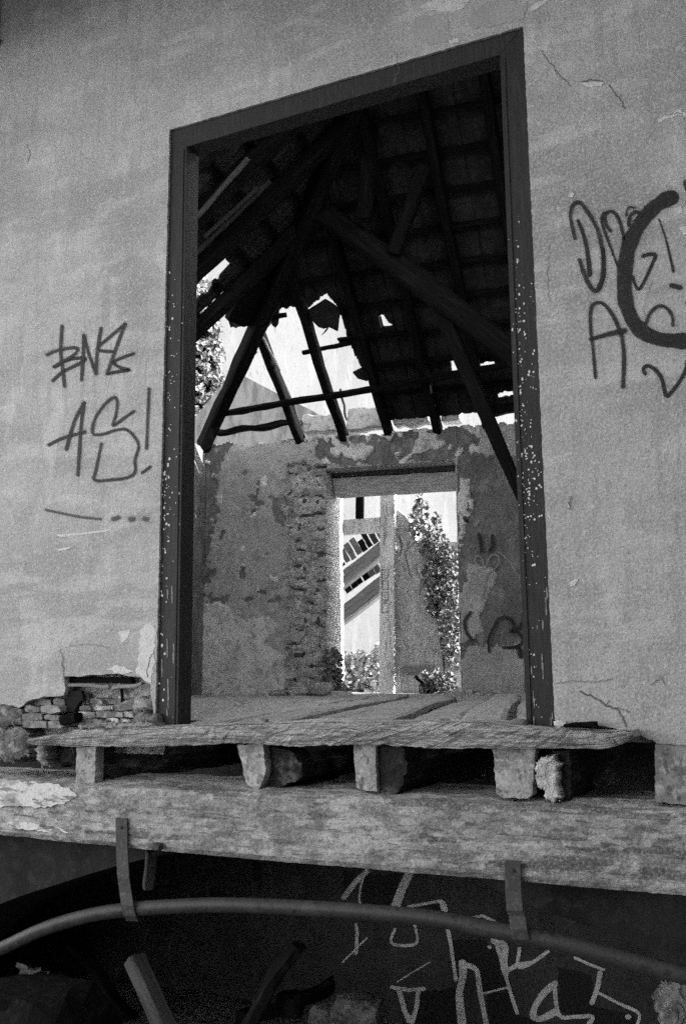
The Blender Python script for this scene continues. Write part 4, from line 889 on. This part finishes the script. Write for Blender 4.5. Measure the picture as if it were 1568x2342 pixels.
# truss members standing in the room
def tp(X, Y, w): return at(X, Y, (CR+NF*w, NF))
trussm = M('silhouette_timber', .008, [('noise', 12, 5, .46, .66, .016, .8, (.3, 5, 1))], [('noise', 30, 5, .8, .015, (.25, 5, 1))], coord='uv')  # near-black colour holds the truss's silhouette against the tiles
timber('principal_beam', tp(684, 448, 1.80), tp(1330, 925, 1.80), .17, .19, trussm, roof, seg=14, jit=.012, bow=.02)
timber('strut', tp(850, 250, 2.25), tp(832, 500, 2.0), .12, .10, trussm, roof, up=NF, seg=8, jit=.008)
timber('strut', tp(972, 380, 2.05), tp(902, 580, 1.9), .11, .10, trussm, roof, up=NF, seg=8, jit=.008)
bm = bar(bmesh.new(), onroof(500, 947, .16), onroof(1220, 822, .16), .06, .05, up=NRF, seg=24, jit=.008, bow=.01)
tag(obj('fallen_purlin', bm, woodd), 'long thin timber lying level across the lower ends of the rafters', 'timber')
bm = bar(bmesh.new(), onroof(980, 870, .2), onroof(1090, 850, .2), .05, .04, up=NRF, seg=6, jit=.008)
tag(obj('loose_batten', bm, woodd), 'short loose batten under the right part of the long level timber', 'batten')
a = tp(1000, 690, 1.72); b = tp(1182, 1108, 1.72); d = (b-a).normalized(); tt = (a.z-0.0)/-d.z
tag(timber('leaning_pole', a, a+d*tt, .15, .13, trussm, seg=18, jit=.012, taper=.55), 'thick dark pole leaning from the roof down behind the right door jamb', 'pole')
# slipped tiles and boards
def onleft(X, Y, d): return at(X, Y, (CR-NRL*(1 if NRL.z > 0 else -1)*d, NRL))
def loose(name, pxs, fn, d, th, mat, label, cat):
    bm = bmesh.new(); p = [fn(x, y, d) for x, y in ragged(pxs, 16, 1.5)]; nn = NRF if fn is onroof else NRL
    if nn.z < 0: nn = -nn
    prism3(bm, p, nn*th); fixn(bm); return tag(obj(name, bm, mat), label, cat)
loose('slipped_boarding', [(566, 634), (606, 640), (628, 660), (600, 740), (556, 748), (521, 733)], onleft, .05, .05, woodd, 'slab of dark boarding slipped across the hip at the left', 'boarding')
loose('hanging_tile', [(697, 716), (742, 686), (762, 698), (778, 712), (772, 758), (752, 748), (740, 752), (728, 748)], onroof, .06, .03, tilem, 'broken tile hanging in the roof gap between two rafters', 'roof tile')
loose('hanging_tile', [(746, 752), (756, 742), (746, 758), (734, 768)], onroof, .05, .015, tilem, 'thin tile splinter below the broken hanging tile', 'roof tile')
loose('hanging_tile', [(612, 700), (640, 690), (636, 742), (630, 750), (622, 744)], onroof, .04, .02, tilem, 'pointed tile hanging beside the hip rafter', 'roof tile')
loose('torn_lath', [(806, 852), (826, 842), (842, 858), (840, 872), (818, 866)], onroof, .05, .02, tilem, 'torn dark scrap at the left edge of the third rafter', 'scrap')
# split splinters along the rafters
for (x0, y0, x1, y1, lb) in ((598, 768, 640, 846, 'pale split splinter lying along the first rafter'), (652, 880, 688, 970, 'long pale splinter on the foot of the first rafter'), (778, 890, 792, 960, 'splintered strip on the foot of the second rafter')):
    tag(timber('wood_splinter', onroof(x0, y0, .15), onroof(x1, y1, .15), .02, .02, woodg, seg=8, jit=.006, rag=.02), lb, 'splinter', 'splinters on the rafters')
# unseen near roof pieces, shaped for their effect on the light
ra = far_roof(2.9, 3.98); rb = far_roof(5.4, 3.98); nl = Vector((Xl-2.3, -1.5, 3.16)); nr = Vector((Xr+1.6, -.42, 3.20)); rb2 = far_roof(9, 3.98)
lc = left_roof(5.9, 0)
def slabpts(name, pts, t, mat):
    bm = bmesh.new(); prism3(bm, pts, Vector((0, 0, t))); fixn(bm); return obj(name, bm, mat, roof)
dn = NF*1.25-Z*.72
slabpts('near_slope_shade', [far_roof(3.1, 3.98)+dn, rb2+dn, rb2, far_roof(2.9, 3.98)], .06, tilem)  # strip under the ridge that keeps sun off the left tiles
slabpts('added_eave', [nl, Vector((nr.x, -1.5, 3.16)), Vector((nr.x, .3, 3.38)), Vector((nl.x, .3, 3.38))], .06, woodd)  # deep overhang added out of view to darken the wall top
slabpts('right_slope', [far_roof(5.25, -.3), far_roof(9.5, -.3), far_roof(9.5, 3.98), far_roof(5.25, 3.98)], .06, tilem)

# ================================================================== BEYOND THE BACK DOOR
b1 = empty('yard_door_frame', at(884, 1583, fplane(.9)), 'pale timber post and rail frame standing behind the inner doorway', 'door frame')
D1 = fplane(.9)
slab('post', [(869, 1120), (902, 1118), (900, 1590), (866, 1590)], D1, .10, M('pale_post', .80, [('noise', 5, 6, .45, .58, .58, .8, (2, 2, .5)), ('noise', 20, 6, .55, .62, .2, .7, (2, 2, .4))], [('noise', 30, 5, .5, .01, (2, 2, .3))]), b1, bevel=.005)
slab('rail', ragged([(760, 1190), (868, 1182), (868, 1216), (760, 1224)], 14, 1), D1, .08, MATS['pale_post'], b1, bevel=.005)
slab('stub_post', [(813, 1110), (829, 1110), (828, 1186), (812, 1186)], D1, .07, woodd, b1, bevel=.004)
pnw = empty('ruin_wall', at(970, 1590, fplane(1.0)), 'scuffed pale wall overgrown with ivy behind the inner doorway', 'wall')
D2 = fplane(1.0)
slab('wall_face', ragged([(900, 1160), (925, 1178), (938, 1195), (950, 1235), (975, 1232), (1000, 1238), (1060, 1240), (1110, 1244), (1110, 1600), (900, 1600)], 12, 2), D2, .2, doorm, pnw, bevel=.004)
bm = bmesh.new()
for p, w in (([(912, 1225), (918, 1250), (914, 1270)], 5), ([(925, 1262), (934, 1300), (940, 1320)], 3.5), ([(925, 1262), (948, 1240), (972, 1226)], 3.5), ([(950, 1300), (962, 1330), (958, 1360)], 3)): stroke(bm, p, w, D2)
obj('painted_outline', bm, outl, pnw)
slab('low_rail', ragged([(918, 1522), (985, 1520), (985, 1536), (918, 1540)], 12, 1), fplane(.96), .03, woodg, pnw)
bm = bmesh.new()
for k in range(4): 
    Y = 1302+k*26; stroke(bm, [(873, Y), (888, Y-1), (887, Y+20), (873, Y+20), (873, Y)], 3, (D1[0], NF), smooth=False)
obj('painted_squares', bm, outl, b1)
# fallen roof frame in the yard
cr = empty('collapsed_roof_frame', at(820, 1560, fplane(2.2)), 'collapsed slope of two sloping timbers with broken tiles beyond the inner doorway', 'roof frame')
D3 = fplane(2.2)
def yb(x0, y0, x1, y1, w, h, off, nm='rafter', m=None): timber(nm, at(x0, y0, fplane(off)), at(x1, y1, fplane(off)), w, h, m or M('yard_timber', .10, [('noise', 12, 6, .44, .62, .05, .8, (.3, 5, 1)), ('noise', 40, 6, .52, .64, .16, .6, (.25, 3, 1))], [('noise', 30, 5, .7, .012, (.25, 5, 1))], coord='uv'), cr, seg=12, jit=.004)
yb(720, 1378, 900, 1236, .18, .17, 2.2); yb(720, 1458, 900, 1318, .19, .19, 2.15)
tilesz = 0
random.seed(5)
for (xa, ya, xb, yb_, wd0) in ((766, 1308, 880, 1226, 40), (766, 1378, 886, 1292, 34)):
    n_ = 9
    for k in range(n_):
        t0, t1 = k/n_, (k+random.uniform(.72, 1.02))/n_; h0 = wd0*random.uniform(.55, 1.1); dy = random.uniform(-4, 4)
        if random.random() < .16: continue
        X0, Y0, X1, Y1 = xa+(xb-xa)*t0, ya+(yb_-ya)*t0+dy, xa+(xb-xa)*t1, ya+(yb_-ya)*t1+dy
        slab('tile', ragged([(X0, Y0), (X1, Y1), (X1-h0*.45, Y1-h0*.8), (X0-h0*.45, Y0-h0*.8)], 8, .8), fplane(2.3+.02*(k % 3)), .03, random.choice((tilem, tiled, tiled, woodd)), cr)

def leaves(name, poly, off, n, size, depth, plane_fn, label, cat, mat=leafm, parent=None, group=None, density=None, seed=1):
    random.seed(seed); bm = bmesh.new(); xs_ = [p[0] for p in poly]; ys_ = [p[1] for p in poly]; c = 0; tries = 0
    while c < n and tries < n*30:
        tries += 1
        X = random.uniform(min(xs_), max(xs_)); Y = random.uniform(min(ys_), max(ys_))
        j = 10*nz(X*.06, Y*.06, seed)
        if not inside(X+j, Y+j, poly): continue
        if density and nz(X*.05, Y*.05, seed+3) < density: continue
        p = at(X, Y, plane_fn(off-random.random()**1.5*depth))
        s = size*random.uniform(.6, 1.25)
        nn = Vector((random.gauss(0, .6), random.gauss(-.6, .5), random.gauss(.5, .5))).normalized()
        d = nn.cross(Vector((random.gauss(0, 1), random.gauss(0, 1), random.gauss(-.8, .6)))).normalized(); e = nn.cross(d)
        w = s*.42
        v = [bm.verts.new(q) for q in (p-d*s*.5, p-d*s*.1+e*w+nn*s*.08, p+d*s*.5, p-d*s*.1-e*w+nn*s*.08)]
        mid = bm.verts.new(p-nn*s*.06)
        for k in range(4): bm.faces.new((v[k], v[(k+1) % 4], mid))
        c += 1
    return bm
iv = empty('ivy_plant', at(985, 1585, fplane(.8)), 'ivy with a tall leafy tip climbing the scuffed wall behind the inner doorway', 'ivy')
obj('foliage', leaves('l', [(932, 1190), (950, 1150), (962, 1122), (972, 1128), (975, 1190), (985, 1215), (1005, 1240), (1060, 1262), (1060, 1540), (1024, 1520), (1006, 1470), (1000, 1420), (978, 1400), (962, 1340), (972, 1290), (958, 1250), (935, 1215)], 1.0, 2600, .055, .25, fplane, '', '', seed=3, density=-.3), leafm, iv)
tube('stem', [at(x, y, fplane(.97)) for x, y in catmull([(1020, 1585), (1010, 1480), (995, 1380), (990, 1280), (968, 1210), (962, 1140)], 4)], .012, stemm, iv, 6)
s2 = empty('ivy_sprig', at(1000, 1585, fplane(.7)), 'thin upright ivy sprig left of the bright gap top', 'ivy')
obj('foliage', leaves('l', [(988, 1215), (996, 1175), (1004, 1172), (1010, 1215), (1030, 1245), (990, 1245)], .95, 150, .05, .12, fplane, '', '', seed=5), leafm, s2)
tube('stem', [at(x, y, fplane(.95)) for x, y in catmull([(1010, 1400), (1006, 1300), (1000, 1240), (999, 1180)], 4)], .008, stemm, s2, 6)
bs = empty('yard_bush', at(820, 1585, fplane(2.6)), 'sunlit leafy bush in the gap left of the pale post', 'bush')
obj('foliage', leaves('l', [(740, 1500), (780, 1488), (800, 1500), (830, 1490), (850, 1496), (872, 1470), (900, 1490), (900, 1600), (740, 1600)], 2.8, 2600, .08, .7, fplane, '', '', seed=7, density=-.3), M('sunlit_leaf', .30, [('noise', 6, 3, .35, .65, .45, .9, I3), ('noise', 30, 2, .45, .6, .12, .6, I3)], rough=.5), bs)
for k in range(5): tube('stem', [at(780+k*20, 1590, fplane(2.5)), at(776+k*23, 1500, fplane(2.6))], .008, stemm, bs, 5)
wd = empty('weed_clump', at(755, 1585, fplane(-.1)), 'dark weeds on the rubble at the left foot of the inner doorway', 'weeds')
obj('foliage', leaves('l', [(735, 1540), (745, 1490), (765, 1480), (780, 1500), (784, 1560), (800, 1585), (730, 1590)], .0, 420, .06, .2, fplane, '', '', seed=9, density=-.25), leafm, wd)
wd = empty('weed_clump', at(1000, 1585, fplane(.8)), 'dark leafy heap at the foot of the scuffed wall', 'weeds')
obj('foliage', leaves('l', [(960, 1590), (968, 1545), (985, 1530), (1010, 1530), (1035, 1540), (1052, 1590)], .85, 700, .055, .3, fplane, '', '', seed=10, density=-.35), leafm, wd)
tag(timber('fallen_stick', at(950, 1545, fplane(.7)), at(985, 1588, fplane(.6)), .03, .03, woodd, seg=6, jit=.006), 'dark stick leaning at the foot of the scuffed wall', 'stick')
for i, (X, Y, rx, rz) in enumerate(((690, 1580, .16, .06), (735, 1575, .18, .09), (775, 1588, .14, .05), (640, 1584, .12, .04), (1060, 1588, .16, .06), (1110, 1592, .12, .05))):
    lump('rubble_heap', at(X, Y, fplane(-.12)), (rx, .14, rz), rubble, ['grey rubble heap under the bare stone jamb', 'tallest rubble heap at the left foot of the inner doorway', 'low rubble spill on the inner threshold', 'flat rubble left of the stone jamb', 'rubble heap at the right foot of the inner doorway', 'flat rubble under the black curls'][i], 'rubble', 'rubble along the back wall', seed=i*4+1)

# outbuilding gable in shade and the sunlit house behind
gp = fplane(3.2)
gb_ = empty('outbuilding', at(560, 1590, gp), 'low outbuilding with a rough rendered gable in shade beyond the roof gap', 'building')
slab('gable_wall', ragged([(300, 1100), (440, 960), (528, 856), (545, 852), (650, 908), (760, 962), (860, 1012), (860, 1090), (760, 1090), (300, 1700)], 30, 1.2), gp, .3, gabm, gb_)
FA = math.radians(45); FN = Vector((math.sin(FA), -math.cos(FA), 0)); FD = Vector((math.cos(FA), math.sin(FA), 0)); FPT = Vector((-5.5, 12.5, 0)); FPL = (FPT, FN)
hb = empty('neighbour_house', FPT, 'tall sunlit stucco house wall filling the gaps of the roof', 'building')
bm = bmesh.new()
v = [FPT+FD*a+Z*b for a, b in ((-9, -.2), (10, -.2), (10, 10.5), (-9, 10.5))]; prism3(bm, v, -FN*5); fixn(bm); obj('wall', bm, facm, hb)
iv = empty('ivy_plant', at(480, 1100, FPL), 'ivy covering the left part of the sunlit house wall', 'ivy')
obj('foliage', leaves('l', [(420, 690), (450, 610), (470, 640), (480, 690), (500, 720), (510, 800), (515, 900), (505, 960), (515, 1010), (400, 1010)], .0, 5200, .11, .35, lambda o: (FPT+FN*(.02-o*1), FN), '', '', seed=12, density=-.12), M('pale_leaf', .16, [('noise', 3, 3, .35, .65, .28, .9, I3), ('noise', 12, 2, .45, .6, .07, .6, I3)], rough=.5), iv)
for q in range(3): tube('stem', [at(x+q*22, y, (FPT+FN*.05, FN)) for x, y in catmull([(450, 1010), (462, 900), (455, 780), (470, 640)], 4)], .02, stemm, iv, 6)
bm = bmesh.new()
for p in ([(470, 640), (480, 612), (492, 592), (500, 600)], [(478, 660), (490, 630), (510, 610)], [(462, 660), (468, 620)]): stroke(bm, p, 2.2, FPL)
obj('vine_scar', bm, M('vine_trace', .2, alpha_edge=.4), iv)

# two unseen walls added right and opposite to darken the plaster wall's right side
bm = bmesh.new(); prism3(bm, [Vector((x, y, -1.5)) for x, y in ((1.34, -.002), (1.55, -1.35), (2.55, -2.3), (2.8, -5.5), (3.2, -5.5), (3.0, -2.0), (2.0, -1.0), (2.0, -.002))], Vector((0, 0, 4.62))); bm2 = bmesh.new(); prism3(bm2, [Vector((x, y, -1.5)) for x, y in ((2.78, -5.6), (-1.2, -6.2), (-1.2, -6.6), (3.2, -6.2))], Vector((0, 0, 6.5))); fixn(bm2); tag(obj('opposite_shade_wall', bm2, oldd), 'unseen dark wall added opposite to shade the plaster wall', 'wall'); tag(obj('right_shade_wall', bm, oldd), 'unseen wall added right of the writing to darken the plaster wall', 'wall')
# ================================================================== GROUND, LIGHT
bm = bmesh.new(); S = 400
bm.faces.new([bm.verts.new(p) for p in ((-S, -S, -1.5), (S, -S, -1.5), (S, S, -1.5), (-S, S, -1.5))])
tag(obj('ground', bm, groundm), kind='structure')
bm = bmesh.new(); wallbox(bm, -30, 25, -1.45, -.06, 7.4, 40); fixn(bm); tag(obj('yard_terrace', bm, M('pale_gravel', .42, [('noise', 3, 6, .4, .65, .5, .8, I3), ('noise', 40, 4, .5, .66, .28, .6, I3)], [('noise', 40, 5, .7, .02, I3)])), kind='structure')

# labels for the floor boards, told apart by their place between the jambs
bs_ = sorted([o for o in COL.objects if o.name.startswith('floor_board')], key=lambda o: o['bx'])
words = ['far left', 'second from the left', 'third from the left', 'fourth from the left', 'fifth from the left', 'sixth from the left', 'seventh from the left', 'eighth from the left', 'ninth from the left', 'tenth from the left', 'eleventh from the left', 'twelfth from the left', 'thirteenth from the left', 'fourteenth from the left']
for o, w in zip(bs_, words):
    o['label'] = 'grey worn floor board, ' + w + ' across the room floor'; del o['bx']

SUN_EL, SUN_AZ = math.radians(18), math.radians(11)       # azimuth from +x towards +y: behind the near wall, so its face is in open shade
sd = Vector((math.cos(SUN_AZ)*math.cos(SUN_EL), math.sin(SUN_AZ)*math.cos(SUN_EL), math.sin(SUN_EL)))
sl = bpy.data.lights.new('sun', 'SUN'); sl.energy = 2.0; sl.angle = math.radians(.5); sl.color = (1, 1, 1)
so = bpy.data.objects.new('sun', sl); COL.objects.link(so); so.rotation_euler = sd.to_track_quat('Z', 'Y').to_euler(); so.location = (0, 0, 12)
wd_ = bpy.data.worlds.new('World'); sc.world = wd_; wd_.use_nodes = True; nt = wd_.node_tree
sk = nt.nodes.new('ShaderNodeTexSky'); sk.sky_type = 'NISHITA'; sk.sun_disc = False; sk.sun_elevation = SUN_EL; sk.sun_rotation = math.radians(90)-SUN_AZ
bwn = nt.nodes.new('ShaderNodeRGBToBW'); nt.links.new(sk.outputs['Color'], bwn.inputs[0])   # a black-and-white picture: the sky's light kept neutral
bg = nt.nodes['Background']; nt.links.new(bwn.outputs[0], bg.inputs['Color']); bg.inputs['Strength'].default_value = .15
sc.view_settings.view_transform = 'Standard'; sc.view_settings.look = 'None'; sc.view_settings.exposure = 3.0; sc.view_settings.gamma = 1
sc.cycles.use_denoising = False
